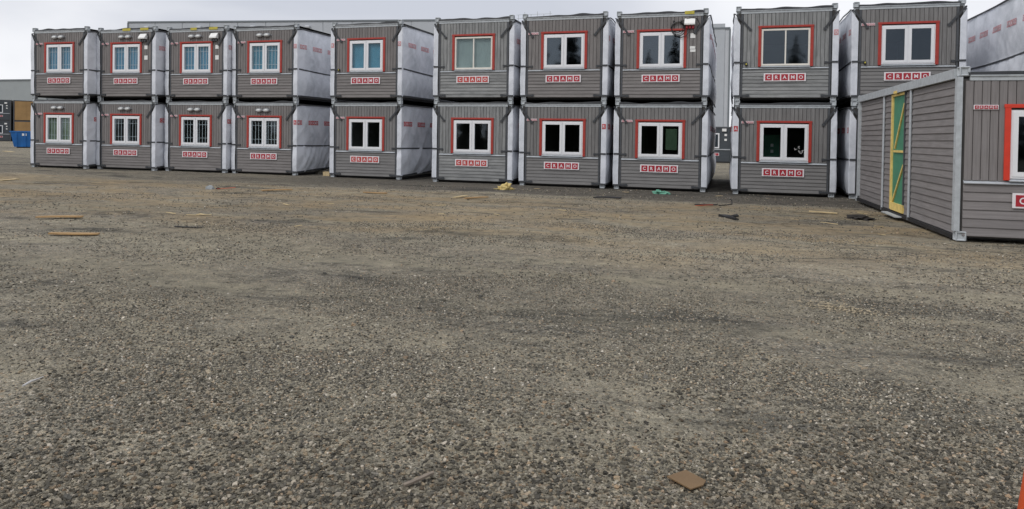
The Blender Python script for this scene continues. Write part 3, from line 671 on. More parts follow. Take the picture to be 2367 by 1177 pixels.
# things seen in the window of the ninth stack's lower cabin
b = MB()
for px_, pz_, a_ in ((1.80, 1.42, 0.6), (1.88, 1.50, -0.4), (1.90, 1.36, 0.2), (1.97, 1.30, 1.0), (1.99, 1.40, -0.8)):
    for s_ in (0, 1.1): b.poly([(px_ + r_ * math.cos(a_ + s_ + t_), -0.0105, pz_ + r_ * math.sin(a_ + s_ + t_)) for r_, t_ in ((0.0, 0), (0.045, -0.18), (0.075, 0), (0.04, 0.16))])
b.build('peeled_sticker', 'boxwhite', ROOTS[8][0])
b = MB(); b.box(0.95, 1.45, 1.6, 1.66, 0.10, 1.9); cp = b.build('cabin_reflection_panel', 'green', ROOTS[8][0])  # added panel, stands in for the dark cabin reflected in the pane
for z_ in (1.35, 1.55): add('notice', bevelled('reflection_card', (0.09, 0.004, 0.10), 0.001, 'boxwhite'), cp, (1.22, 1.5965, z_))  # added cards for the white boxes on that reflected cabin

# neighbouring stack at the right hand edge, seen past the unwrapped cabin
for k, (lab, upr) in enumerate((('lower tarp-wrapped cabin hidden behind the unwrapped cabin', False), ('upper tarp-wrapped cabin rising behind the unwrapped cabin roof', True))):
    cabin((7.30, 21.6, -0.06 + k * (H - 0.002)), 0, lab, upr, mats=('mid_v', 'mid_h'), seed=60 + k, tarps=((1, 0.05, 0.008), (-1, 0.05, 0.014)), plate=False)

# ------------------------------------------------------------------ the unwrapped cabin in front
near = cabin((3.66, 13.93, -0.004), 0.03255, 'plum-grey cabin without tarps, green boarded-up door in its side', False, mats=('near_v', 'near_h'), tarps=(), seed=80, red='redbright', near=True, glass='glassdark', group=None)
# side: local x = 0 plane, outward -x, y runs away from the camera
DS0, DS1, DZ0, DZ1 = 3.45, 4.62, 0.13, 2.745
b = MB(); b.box(-0.03, 0.055, -0.035, 0.085, 0.165, 2.775); b.build('corner_post', 'galv', near)
b = MB(); b.box(W - 0.055, W + 0.03, -0.035, 0.085, 0.165, 2.775); b.build('corner_post', 'galv', near)
b = MB(); b.box(-0.03, 0.055, LEN - 0.37, LEN - 0.25, 0.165, 2.76); b.build('corner_post', 'galv', near)
b = MB(); b.box(-0.030, 0.058, 0.13, LEN - 0.17, 2.760, 2.925); b.build('side_beam', 'galv', near)
b = MB(); b.box(-0.012, 0.058, 0.13, LEN - 0.17, 0.022, 0.095); b.build('side_base_beam', 'steel', near)
nrow = 20; pr = (2.755 - 0.105) / nrow; rr = random.Random(5)
for (a, c) in ((0.09, 2.925), (3.005, DS0 - 0.02), (DS1 + 0.02, 5.26), (5.34, LEN - 0.38)):
    for k in range(nrow):
        add('horizontal_board', hboard(c - a, pr - 0.007, 'near_s', 1), near, (0.056 + rr.uniform(-0.003, 0.0), a, 0.105 + pr * k))
for s_ in (2.965, 5.30):
    b = MB(); b.tube([(0.012, s_, 0.03), (0.012, s_, 2.75), (0.0, s_, 2.83)], 0.028, 8); b.build('cover_strip', 'flash', near)
# boarded door: recessed green sheet, timber lining and braces
door = MB(); door.box(0.048, 0.0595, DS0, DS1, DZ0 + 0.16, DZ1 - 0.03); door = door.build('boarded_door', 'green', near)
def tb(x0, x1, y0, y1, z0, z1, nm='timber_batten', mt_='timber'):
    q = MB(); q.box(x0, x1, y0, y1, z0, z1); return q.build(nm, mt_, door)
tb(0.012, 0.047, DS1 - 0.11, DS1, DZ0, DZ1 - 0.0005); tb(0.012, 0.047, DS0, DS0 + 0.05, DZ0 + 0.17, DZ1 - 0.0005, 'dark_batten', 'trimgrey')
tb(0.016, 0.0475, DS0 + 0.051, DS1 - 0.111, DZ1 - 0.05, DZ1 - 0.001); tb(0.005, 0.0474, DS0, DS1 - 0.111, DZ0 - 0.01, DZ0 + 0.16); tb(0.018, 0.0473, DS0 + 0.06, DS1 - 0.23, 1.43, 1.48)
def brace(y0, z0, y1, z1):
    q = MB(); d = Vector((0, y1 - y0, z1 - z0)).normalized(); n_ = Vector((0, -d.z, d.y)) * 0.025
    A, B_ = Vector((0, y0, z0)), Vector((0, y1, z1)); pf = [A - n_, A + n_, B_ + n_, B_ - n_]
    q.prism(pf, lambda p, x: (x, p.y, p.z), 0.020, 0.0472); q.build('timber_brace', 'timber', door)
brace(DS1 - 0.20, DZ0 + 0.18, DS0 + 0.10, 1.16); brace(DS1 - 0.32, 1.52, DS0 + 0.10, 2.50)
tb(-0.058, -0.031, 3.95, 4.15, 2.74, 2.80)
b = MB(); b.box(-0.14, 0.0465, DS0 - 0.05, DS1 + 0.05, 0.03, 0.055); b.build('door_threshold', 'galv', near)

# ------------------------------------------------------------------ background
def shed(name, x0, x1, y0, y1, h, mat, label, prow, pcol, rz=0, lamps=(), rows_from=0.0, loc=None, roof_extra=None):
    root = empty(name, ((x0 + x1) / 2, y0, 0), rz); hw = (x1 - x0) / 2; tag(root, label, 'building')
    q = MB(); q.box(-hw + 0.05, hw - 0.05, 0.08, y1 - y0, -0.3, h - 0.1); q.build('wall', mat, root)
    q = MB(); q.box(-hw - 0.05, hw + 0.05, -0.08, y1 - y0 + 0.1, h - 0.0995, h + 0.12); q.build('roof', 'clad3', root)
    zs = np.linspace(rows_from, h - 0.1, prow + 1); xs_ = np.linspace(-hw, hw, pcol + 1)
    pm_ = cached((name, 'panel'), lambda: bevelled(name + '_panel', (round(xs_[1] - xs_[0] - 0.05, 3), 0.08, round(zs[1] - zs[0] - 0.05, 3)), 0.015, mat))
    for i in range(pcol):
        for j in range(prow): add('wall_panel', pm_, root, ((xs_[i] + xs_[i + 1]) / 2, 0.035, (zs[j] + zs[j + 1]) / 2))
    for lx, lz in lamps: add('wall_lamp', bevelled('wall_lamp', (0.7, 0.4, 0.35), 0.08, 'clad2'), root, (lx, -0.2, lz))
    q = MB()
    for s_ in (-1, 1): q.box(s_ * hw - 0.12, s_ * hw + 0.12, -0.06, 0.075, -0.3, h - 0.1005)
    q.build('corner_trim', 'clad3', root)
    return root
shed('warehouse', -83.0, -33.0, 86.7, 126.0, 17.2, 'clad', 'long mid-grey warehouse standing behind the tarp-wrapped stacks', 5, 12, R(9.5), lamps=((-22, 16.4), (-14, 16.4), (-6, 16.4), (2, 16.4), (14, 16.4)))
shed('warehouse', -33.0, -0.4, 104.0, 130.0, 17.1, 'clad2', 'tall light grey hall seen in the gap beside the ninth stack', 9, 6)
shed('warehouse', -190.0, -122.0, 103.0, 150.0, 11.0, 'clad4', 'low grey hall beyond the brown-ended cabins', 1, 8, 0.0)
# roof-edge guard rail on the light hall
gr = empty('guard_rail', (-31.0, 104.8, 17.22)); tag(gr, 'thin steel guard rail on the light grey hall roof', 'railing')
for k in range(6):
    q = MB(); q.box(-0.03, 0.03, -0.03, 0.03, 0, 3.30 if k % 2 else 2.9); q.build('rail_post', 'galv', gr, (k * 0.98, 0, 0))
for z_ in (2.3, 2.85):
    q = MB(); q.box(-0.3, 5.2, -0.034, -0.0301, z_, z_ + 0.06); q.build('rail', 'galv', gr)

def far_cabin(x, y, z, rz, label, front='far_dark', detail=True, hgt=2.8, wd=2.9, ln=7.0, group='dark cabins in the background'):
    root = empty('dark_cabin', (x, y, z), rz); tag(root, label, 'cabin', group)
    q = MB(); q.box(0.0, wd, 0.0, ln, 0.10, hgt - 0.12); q.build('body', front, root)
    q = MB(); q.box(0.05, wd - 0.05, -0.02, ln - 0.1, 0.0, 0.0995); q.build('base_frame', 'steel', root)
    q = MB(); q.box(-0.02, wd + 0.02, -0.04, ln, hgt - 0.1195, hgt); q.build('roof_beam', 'trimgrey', root)
    for xx in (0.05, wd - 0.05):
        q = MB(); q.box(xx - 0.07, xx + 0.07, -0.05, -0.0005, 0.0, hgt - 0.12); q.build('corner_post', 'trimgrey', root)
    if detail:
        q = MB(); q.box(0.13, wd - 0.13, -0.04, -0.0005, 0.93, 1.0); q.build('flashing', 'flash', root)
        q = MB(); frame_ring(q, 0.7, 2.0, 1.05, 2.15, 0.09, -0.05, -0.0006); wn = q.build('window', 'white', root)
        q = MB(); q.box(0.79, 1.91, -0.02, -0.001, 1.14, 2.06); q.build('pane', plain('dim_pane', (0.03, 0.04, 0.05), 0.08, 0, 0.05, 2), wn)
        q = MB(); q.box(wd - 0.72, wd - 0.42, -0.12, -0.0006, 2.28, 2.48); q.build('inlet_hood', 'boxwhite', root)
        for z_ in (1.95, 1.60): q = MB(); q.box(wd - 0.55, wd - 0.38, -0.01, -0.0006, z_, z_ + 0.15); q.build('notice', 'boxwhite', root)
        q = MB(); q.box(0.9, 2.0, -0.02, -0.0006, 0.50, 0.72); sg_ = q.build('name_sign', 'signwhite', root)
        for k in range(5): add('sign_tile', bevelled('tile_far', (0.18, 0.006, 0.17), 0.001, 'signred'), sg_, (1.45 + (k - 2) * 0.21, -0.0235, 0.61))
    return root
far_cabin(-2.8, 54.6, 0, 0, 'single charcoal cabin standing behind the gap beside the ninth stack', hgt=2.62, group=None)
for k, nm in enumerate(('lower', 'upper')):
    far_cabin(-95.5, 71.5, k * 2.8, R(44), nm + ' charcoal cabin at the far side of the yard by the skip')
for k, nm in enumerate(('lower', 'upper')):
    c_ = far_cabin(-93.25, 73.75, k * 2.8, R(44), nm + ' brown plywood-ended cabin behind the blue skip', 'far_brown', False, group='plywood-ended cabins'); c_.name = 'plywood_cabin'
    for j in range(2):
        q = MB(); q.box(0.14 + j * 1.32, 1.43 + j * 1.32, -0.03, -0.0006, 0.12, 2.66); q.build('plywood_sheet', 'far_brown', c_)
# open-topped skip
sk = empty('skip_container', (-60.3, 47.4, 0), R(35)); tag(sk, 'blue steel skip standing in front of brown plywood-ended cabins', 'skip')
q = MB(); wd, dp, hh = 3.6, 1.9, 1.45
lo_ = [(0.25, 0.12, 0.10), (wd - 0.25, 0.12, 0.10), (wd - 0.25, dp - 0.12, 0.10), (0.25, dp - 0.12, 0.10)]; hi_ = [(0, 0, hh), (wd, 0, hh), (wd, dp, hh), (0, dp, hh)]
for a in range(4): q.poly([lo_[a], lo_[(a + 1) % 4], hi_[(a + 1) % 4], hi_[a]])
q.poly(lo_); q.poly([(0.1, 0.1, 0.9), (wd - 0.1, 0.1, 0.9), (wd - 0.1, dp - 0.1, 0.9), (0.1, dp - 0.1, 0.9)]); q.build('tub', 'blue', sk)
q = MB()
q.box(-0.06, wd + 0.06, -0.06, 0.0, hh - 0.06, hh + 0.04); q.box(-0.06, wd + 0.06, dp, dp + 0.06, hh - 0.06, hh + 0.04); q.box(-0.06, 0, 0.0005, dp - 0.0005, hh - 0.06, hh + 0.04); q.box(wd, wd + 0.06, 0.0005, dp - 0.0005, hh - 0.06, hh + 0.04); q.build('rim', 'blue', sk)
for k in range(5):
    xk = 0.45 + k * 0.68; q = MB(); q.prism([(xk - 0.05, 0), (xk + 0.05, 0), (xk + 0.05, 1), (xk - 0.05, 1)], lambda p, o_: (p[0] * (1 - 0.0), (0.12 * (1 - p[1]) - o_), 0.10 + p[1] * (hh - 0.17)), 0.0, 0.07); q.build('rib', 'blue', sk)
for xk in (0.9, 2.25): q = MB(); q.box(xk, xk + 0.35, -0.032, -0.022, 1.08, 1.28); q.build('sticker', 'boxwhite', sk)
q = MB(); q.box(0.4, wd - 0.4, 0.3, 0.45, 0.0, 0.0995); q.box(0.4, wd - 0.4, dp - 0.45, dp - 0.3, 0.0, 0.0995); q.build('skid', 'steel', sk)
for a in (0.0, 0.45):
    q = MB(); q.tube([(1.9 + a, 0.7, 0.85), (2.15 + a, 0.75, 2.1)], 0.035, 5); tag(q.build('waste_lath', 'boardpale'), 'pale lath poking up out of the blue skip', 'lath', 'laths in the blue skip')
for o_ in [o for o in bpy.data.objects if o.name.startswith('waste_lath')]: o_.location = sk.location; o_.rotation_euler = sk.rotation_euler

# ------------------------------------------------------------------ litter on the ground
def slab(name, pts, th, mat, label, cat, lift=0.030, group=None, tilt=0.0):
    """flat piece of the given outline (ground points), with thickness and slightly raised corners"""
    cx = sum(p[0] for p in pts) / len(pts); cy_ = sum(p[1] for p in pts) / len(pts); gz = max(ground_z(*p) for p in pts)
    q = MB(); n = len(pts); r_ = random.Random(len(name) + int(cx * 100))
    zz = [lift + tilt * i / n + r_.uniform(0, 0.006) for i in range(n)]
    bot = [(p[0] - cx, p[1] - cy_, z) for p, z in zip(pts, zz)]; top = [(x, y, z + th) for x, y, z in bot]
    q.poly(top); q.poly(bot[::-1])
    for i in range(n): j = (i + 1) % n; q.poly([bot[i], bot[j], top[j], top[i]])
    return tag(q.build(name, mat, None, (cx, cy_, gz - 0.010)), label, cat, group)
def lath(name, p0, p1, wd, th, mat, label, cat, group=None, lift=0.026, bend=0.0):
    p0, p1 = Vector(p0), Vector(p1); d = p1 - p0; n_ = Vector((-d.y, d.x)).normalized(); gz = max(ground_z(*p0), ground_z(*p1), ground_z(*((p0 + p1) / 2)))
    cx, cy_ = (p0 + p1) / 2; K = 4; q = MB(); k0 = 0
    r_ = random.Random(int(p0.x * 1000)); ring = []
    for i in range(K + 1):
        t = i / K; c = p0.lerp(p1, t) + n_ * bend * math.sin(math.pi * t); w_ = wd * (1 - 0.25 * (r_.random() if i in (0, K) else 0)); z = lift + 0.01 * math.sin(2.5 * t + p0.x)
        ring.append([(c.x + n_.x * s_ * w_ / 2 - cx, c.y + n_.y * s_ * w_ / 2 - cy_, z + zz) for s_, zz in ((-1, 0), (1, 0), (1, th), (-1, th))])
    for i in range(K):
        for a in range(4): b2 = (a + 1) % 4; q.poly([ring[i][a], ring[i][b2], ring[i + 1][b2], ring[i + 1][a]])
    q.poly(ring[0]); q.poly(ring[K][::-1])
    o = q.build(name, mat, None, (cx, cy_, gz - 0.008))
    bm = bmesh.new(); bm.from_mesh(o.data); bmesh.ops.remove_doubles(bm, verts=bm.verts, dist=1e-4); bmesh.ops.recalc_face_normals(bm, faces=bm.faces); bm.to_mesh(o.data); bm.free()
    return tag(o, label, cat, group)
def heap(name, c, rx, ry, h, mat, label, cat, seed=1, crump=0.5, sub=3, group=None):
    bm = bmesh.new(); bmesh.ops.create_icosphere(bm, subdivisions=sub, radius=1)
    for v in bm.verts:
        n_ = 1 + crump * fnoise(v.co.x * 2.1 + seed, v.co.y * 2.1, v.co.z * 2.1) + crump * 0.5 * fnoise(v.co.x * 5 + seed, v.co.y * 5, v.co.z * 5)
        v.co = Vector((v.co.x * rx * n_, v.co.y * ry * n_, max(-0.15, v.co.z) * h * n_))
    me = bpy.data.meshes.new(name); bm.to_mesh(me); bm.free(); me.materials.append(M[mat])
    return tag(add(name, me, None, (c[0], c[1], ground_z(*c) + 0.005)), label, cat, group)
slab('hardboard_piece', [(-0.262, 3.521), (-0.18, 3.621), (-0.082, 3.545), (-0.093, 3.494), (-0.146, 3.433)], 0.006, 'ply', 'small brown hardboard offcut lying on coarse gravel', 'board', 0.026)
lath('stick', (-1.417, 3.036), (-1.322, 3.157), 0.022, 0.010, 'stick', 'short grey-brown stick on coarse gravel', 'stick', None, 0.030)
q = MB(); gz = ground_z(-4.26, 3.5)
q.tube([(-4.25, 3.43, gz + 0.02), (-4.262, 3.50, gz + 0.028), (-4.275, 3.57, gz + 0.02)], [0.006, 0.007, 0.004], 6); q.tube([(-4.262, 3.50, gz + 0.028), (-4.235, 3.565, gz + 0.04)], [0.005, 0.003], 6)
tag(q.build('twig', 'twig'), 'bleached forked twig on gravel', 'twig')
lath('plank', (-12.13, 10.05), (-11.48, 10.44), 0.15, 0.022, 'board', 'brown plank lying on sandy ground, farther of a pair', 'plank')
lath('plank', (-10.11, 8.60), (-9.49, 8.93), 0.14, 0.022, 'board', 'brown plank lying beside a dark gravel patch', 'plank')
lath('rubber_strip', (-9.09, 10.12), (-8.59, 10.22), 0.05, 0.012, 'rubber', 'thin black strip lying on gravel behind a brown plank', 'strip')
lath('board', (-12.52, 17.23), (-11.98, 17.89), 0.16, 0.022, 'board', 'brown board in a sandy patch before the fourth stack', 'board')
lath('board', (-9.85, 18.17), (-9.20, 18.35), 0.13, 0.020, 'board', 'tan board lying flat before the fifth stack', 'board')
lath('board', (-7.05, 18.02), (-6.89, 18.58), 0.10, 0.02, 'boardpale', 'pale board end beside a brown board before the sixth stack', 'board')
lath('board', (-6.70, 17.91), (-6.25, 18.45), 0.13, 0.022, 'board', 'brown board beside a pale board before the sixth stack', 'board')
lath('plank', (1.79, 18.35), (2.40, 18.32), 0.12, 0.022, 'boardpale', 'pale plank lying before the ninth stack', 'plank')
lath('board', (-21.53, 16.60), (-21.66, 17.27), 0.16, 0.02, 'boardpale', 'pale plank on sandy ground before the end stack', 'plank')
SPL = [((1.241, 16.32), (1.392, 16.39)), ((1.795, 16.07), (2.108, 15.97)), ((2.753, 15.79), (2.921, 15.87)), ((2.54, 14.19), (2.653, 14.24)), ((-9.81, 14.31), (-9.58, 14.20)), ((-8.98, 14.85), (-8.85, 14.92)), ((-7.338, 11.05), (-7.22, 11.10)),
       ((-6.55, 15.60), (-6.35, 15.70)), ((-5.755, 13.82), (-5.63, 13.88)), ((-4.71, 14.32), (-4.59, 14.37)), ((-3.72, 15.99), (-3.52, 15.98)), ((-10.73, 11.71), (-10.52, 11.72)), ((-10.127, 11.57), (-9.95, 11.72)), ((-10.0, 11.70), (-9.79, 11.88)), ((-10.05, 11.85), (-9.85, 11.80)), ((-48.9, 38.0), (-47.3, 37.4)), ((-3.2, 22.5), (-3.0, 22.55)), ((-6.0, 22.3), (-5.8, 22.35)), ((-0.4, 22.4), (-0.2, 22.45)), ((2.9, 18.8), (3.1, 18.7))]
for a, c in [q_ for q_ in SPL if q_[0][0] > -40]: lath('wood_splinter', a, c, 0.045 if a[0] > -40 else 0.25, 0.010, 'boardpale', 'small pale wood splinter scattered on the gravel', 'splinter', 'wood splinters scattered over the yard')
lath('plank', (-48.9, 38.0), (-47.3, 37.4), 0.25, 0.02, 'boardpale', 'pale plank lying on bare ground before the blue skip', 'plank')
heap('stone', (-14.32, 17.3), 0.13, 0.10, 0.10, 'stone', 'rounded grey stone before the third stack', 'stone', 4, 0.25)
heap('rubber_scrap', (-14.08, 17.35), 0.07, 0.05, 0.05, 'rubber', 'small black scrap beside the grey stone', 'scrap', 9, 0.5, 2)
lath('strap_piece', (-14.05, 17.28), (-13.80, 17.75), 0.05, 0.01, 'orange', 'orange strap piece beside the grey stone', 'strap')
q = heap('foam_heap', (-6.77, 21.6), 0.22, 0.15, 0.17, 'foam', 'crumpled yellow foam heap at the foot of the sixth stack', 'foam', 3, 0.9)
slab('foam_sheet', [(-7.06, 21.40), (-6.50, 21.55), (-6.45, 21.75), (-7.02, 21.62)], 0.012, 'foam', 'thin yellow sheet spread under the crumpled foam heap', 'sheet', 0.022)
slab('rubber_mat', [(-3.59, 19.62), (-3.3, 19.76), (-2.86, 19.72), (-2.84, 19.98), (-3.2, 19.88), (-3.5, 19.82)], 0.02, 'rubber', 'black rubber strip lying before the seventh stack', 'strip', 0.024, tilt=0.03)
heap('green_mesh', (-2.05, 22.6), 0.20, 0.12, 0.09, 'greenrag', 'crumpled mint green mesh before the eighth stack', 'mesh', 7, 1.1)
slab('rubber_mat', [(-0.85, 18.78), (-0.3, 19.05), (-0.28, 19.18), (-0.83, 18.95)], 0.018, 'rubber', 'flat black strip with an orange edge strip before the gap', 'strip', 0.026)
lath('strap_piece', (-0.82, 18.70), (-0.40, 18.92), 0.03, 0.01, 'orange', 'orange strip along a black strip before the gap', 'strip')
q = MB(); gz = ground_z(-0.1, 19.3); q.tube([(-0.26, 19.1, gz + 0.02), (-0.05, 19.28, gz + 0.03), (0.06, 19.38, gz + 0.05), (0.05, 19.5, gz + 0.13), (0.0, 19.52, gz + 0.16)], 0.014, 6); tag(q.build('hose_piece', 'rubber'), 'thin black curled hose end before the gap', 'hose')
q = MB(); gz = ground_z(0, 16.05) - 0.004
for pts in ([(-0.23, 16.36), (0.0, 16.22), (0.19, 15.74), (0.12, 15.70), (-0.06, 16.06), (-0.22, 16.28)], [(-0.10, 16.10), (0.16, 16.5), (0.20, 16.46), (0.04, 16.05)]):
    bot = [(x, y, gz + 0.010) for x, y in pts]; top = [(x, y, gz + 0.035 + 0.03 * (i % 2)) for i, (x, y) in enumerate(pts)]; n = len(pts)
    q.poly(top); q.poly(bot[::-1])
    for i in range(n): j = (i + 1) % n; q.poly([bot[i], bot[j], top[j], top[i]])
tag(q.build('rubber_scrap', 'rubber'), 'forked black rubber scrap lying on sandy gravel', 'scrap')
heap('rag', (2.75, 17.45), 0.26, 0.30, 0.06, 'rag', 'dark crumpled rag before the green boarded door', 'rag', 5, 0.9)
for k, (x, y, s_) in enumerate(((-15.9, 26.3, 1.0), (-16.5, 26.6, 0.9))): heap('soil_mound', (x, y), 0.7 * s_, 0.6, 0.16, 'ground', ('low earth mound by the fifth stack, larger of two', 'low earth mound by the fourth stack, smaller of two')[k], 'mound', k + 2, 0.4, group='earth mounds between stacks')
b = MB(); b.box(-0.14, 0.14, -0.1, 0.1, 0, 0.16); tag(b.build('timber_block', 'boardpale', None, (-15.05, 24.85, ground_z(-15.05, 24.85) + 0.0)), 'pale timber block by the foot of the fifth stack', 'block')
# wood shavings
q = MB(); r_ = random.Random(8)
for k in range(520):
    x = 1.05 + r_.gauss(0, 0.19); y = 7.70 + r_.gauss(0, 0.10) - 0.2 * (x - 1.05); a = r_.uniform(0, 6.28); l_ = r_.uniform(0.005, 0.017); w_ = r_.uniform(0.002, 0.006); z = ground_z(x, y) + r_.uniform(0.006, 0.016)
    dx, dy = math.cos(a) * l_, math.sin(a) * l_; ex, ey = -math.sin(a) * w_, math.cos(a) * w_; t_ = r_.uniform(-0.006, 0.006)
    q.poly([(x - dx - ex, y - dy - ey, z), (x + dx - ex, y + dy - ey, z + t_), (x + dx + ex, y + dy + ey, z + t_ + 0.002), (x - dx + ex, y - dy + ey, z + 0.002)])
tag(q.build('wood_shavings', 'shaving'), 'scatter of pale wood shavings on the open gravel', 'shavings', kind='stuff')
# orange cone
cn = empty('traffic_cone', (1.212, 3.23, ground_z(1.168, 3.238))); tag(cn, 'plain orange plastic cone standing on gravel', 'cone')
q = MB(); pts = [(0, 0, 0.035), (0, 0, 0.10), (0, 0, 0.95), (0, 0, 1.0)]; q.tube(pts, [0.145, 0.138, 0.040, 0.032], 28); q.build('cone_body', 'orange', cn, smooth=True)
add('base_plate', bevelled('cone_base', (0.40, 0.40, 0.035), 0.012, 'rubber'), cn, (0, 0, 0.0185))

# ------------------------------------------------------------------ loose gravel (nobody could count it)
rng = np.random.default_rng(11)
def scatter(n, d0, d1, s0, s1, power):
    a = np.radians(rng.uniform(-56, 24, n)); d = np.sqrt(rng.uniform(d0 * d0, d1 * d1, n)); x = np.sin(a) * d; y = np.cos(a) * d
    s = s0 + (s1 - s0) * rng.random(n) ** power
    keep = y > 1.8; return x[keep], y[keep], s[keep]
parts = [scatter(110000, 2.5, 6.2, 0.004, 0.0135, 2.2), scatter(90000, 2.7, 5.6, 0.003, 0.009, 2.0), scatter(90000, 5.0, 8.5, 0.004, 0.009, 2.0), scatter(60000, 8.5, 14.0, 0.005, 0.012, 1.8), scatter(20000, 14.0, 24.0, 0.008, 0.018, 2.0), scatter(300, 2.6, 9.0, 0.011, 0.022, 2.5)]
LOT = np.concatenate([np.full(len(p[0]), k) for k, p in enumerate(parts)])     # coarse dark crushed rock lies apart from the dusty yard gravel
X = np.concatenate([p[0] for p in parts]); Yv = np.concatenate([p[1] for p in parts]); S = np.concatenate([p[2] for p in parts])
def grid_lookup(fn, x, y, st, x0, x1, y0, y1):
    gx = np.arange(x0, x1 + st, st); gy = np.arange(y0, y1 + st, st); g = np.array([[fn(a, b_) for a in gx] for b_ in gy])
    fx = np.clip((x - x0) / st, 0, len(gx) - 1.001); fy = np.clip((y - y0) / st, 0, len(gy) - 1.001); i0 = fx.astype(int); j0 = fy.astype(int); u, v = fx - i0, fy - j0
    return g[j0, i0] * (1 - u) * (1 - v) + g[j0, i0 + 1] * u * (1 - v) + g[j0 + 1, i0] * (1 - u) * v + g[j0 + 1, i0 + 1] * u * v
# stones gather in patches
dens = grid_lookup(lambda x, y: fnoise(x * 0.5 + 3, y * 0.8, 8) + 0.5 * fnoise(x * 1.6, y * 1.9, 2), X, Yv, 0.25, -22, 11, 1, 25)
near_w = np.clip((6.4 - np.hypot(X, Yv)) / 2.5, 0, 1)
keep = rng.random(len(X)) < np.clip(0.42 + 1.2 * dens + 0.6 * near_w, 0.05, 1)
edge = 0.955 * Yv - 0.297 * X + 1.7 * grid_lookup(lambda x, y: fnoise(x * 0.45 + 31, y * 0.6, 4) + 0.5 * fnoise(x * 1.5, y * 1.7, 6), X, Yv, 0.25, -22, 11, 1, 25)
coarse = np.clip((4.7 - edge) / 1.9, 0.02, 1)
keep &= rng.random(len(X)) < np.where(LOT == 0, coarse, np.where(LOT == 1, 1 - 0.75 * coarse, 1))
X, Yv, S, LOT = X[keep], Yv[keep], S[keep], LOT[keep]
Z = grid_lookup(ground_z, X, Yv, 0.2, -22, 11, 1, 25) + S * 0.26
pm = bpy.data.meshes.new('gravel'); pm.from_pydata(list(zip(X.tolist(), Yv.tolist(), Z.tolist())), [], [])
pal_p = np.array([p for p, c in STONES]); pal_c = np.array([c for p, c in STONES]); rv = rng.random(len(X))
colr = np.stack([np.interp(rv, pal_p, pal_c[:, k]) for k in range(3)], 1) * rng.uniform(0.25, 1.65, (len(X), 1)); colr = (colr * 0.85 + 0.15 * np.array([0.22, 0.21, 0.175])) * 0.82
colr *= np.where((LOT == 0)[:, None], np.array([0.90, 0.84, 0.74]), np.array([1.18, 1.135, 1.04]))
at = pm.attributes.new('tone', 'FLOAT_COLOR', 'POINT'); at.data.foreach_set('color', np.concatenate([colr, np.ones((len(X), 1))], 1).astype(np.float32).ravel())
at = pm.attributes.new('size', 'FLOAT', 'POINT'); at.data.foreach_set('value', S.astype(np.float32))
at = pm.attributes.new('turn', 'FLOAT_VECTOR', 'POINT'); at.data.foreach_set('vector', np.stack([rng.uniform(-0.5, 0.5, len(X)), rng.uniform(-0.5, 0.5, len(X)), rng.uniform(0, 6.28, len(X))], 1).astype(np.float32).ravel())
gmat, t, bs = new_mat('loose_stone'); an = nd(t, 'ShaderNodeAttribute', attribute_type='INSTANCER', attribute_name='tone')
co = nd(t, 'ShaderNodeTexCoord'); n = nd(t, 'ShaderNodeTexNoise', Scale=2.5, Detail=4.0); t.links.new(co.outputs['Object'], n.inputs[0])
t.links.new(mixc(t, 1.0, an.outputs['Color'], ramp(t, n.outputs[0], [(0.3, (0.78, 0.78, 0.78)), (0.7, (1.15, 1.15, 1.15))]), 'MULTIPLY'), bs.inputs['Base Color']); bs.inputs['Roughness'].default_value = 0.8; bs.inputs['Specular IOR Level'].default_value = 0.3
ng = bpy.data.node_groups.new('gravel_scatter', 'GeometryNodeTree')
ng.interface.new_socket('Geometry', in_out='INPUT', socket_type='NodeSocketGeometry'); ng.interface.new_socket('Geometry', in_out='OUTPUT', socket_type='NodeSocketGeometry')
gi = ng.nodes.new('NodeGroupInput'); go = ng.nodes.new('NodeGroupOutput'); GL = ng.links.new
gti = ng.nodes.new('GeometryNodeGeometryToInstance')
for k in range(4):
    ico = ng.nodes.new('GeometryNodeMeshIcoSphere'); ico.inputs['Subdivisions'].default_value = 2; ico.inputs['Radius'].default_value = 1
    sp = ng.nodes.new('GeometryNodeSetPosition'); pos = ng.nodes.new('GeometryNodeInputPosition')
    ns = ng.nodes.new('ShaderNodeTexNoise'); ns.inputs['Scale'].default_value = 0.9; ns.inputs['Detail'].default_value = 1.0
    va = ng.nodes.new('ShaderNodeVectorMath'); va.operation = 'ADD'; va.inputs[1].default_value = (k * 11.3, k * 7.1, k * 3.7); GL(pos.outputs[0], va.inputs[0]); GL(va.outputs[0], ns.inputs['Vector'])
    sb = ng.nodes.new('ShaderNodeVectorMath'); sb.operation = 'SUBTRACT'; sb.inputs[1].default_value = (0.5, 0.5, 0.5); GL(ns.outputs['Color'], sb.inputs[0])
    ml = ng.nodes.new('ShaderNodeVectorMath'); ml.operation = 'SCALE'; ml.inputs['Scale'].default_value = 2.2; GL(sb.outputs[0], ml.inputs[0]); GL(ml.outputs[0], sp.inputs['Offset'])
    tr = ng.nodes.new('GeometryNodeTransform'); tr.inputs['Scale'].default_value = ((1.15, 0.85, 0.6), (1.0, 1.0, 0.7), (1.3, 0.8, 0.55), (0.9, 1.0, 0.8))[k]
    sm_ = ng.nodes.new('GeometryNodeSetMaterial'); sm_.inputs['Material'].default_value = gmat
    GL(ico.outputs[0], sp.inputs[0]); GL(sp.outputs[0], tr.inputs[0]); GL(tr.outputs[0], sm_.inputs[0]); GL(sm_.outputs[0], gti.inputs[0])
iop = ng.nodes.new('GeometryNodeInstanceOnPoints'); iop.inputs['Pick Instance'].default_value = True
def named(nm, dt): a = ng.nodes.new('GeometryNodeInputNamedAttribute'); a.data_type = dt; a.inputs[0].default_value = nm; return [o for o in a.outputs if o.enabled and o.name == 'Attribute'][0]
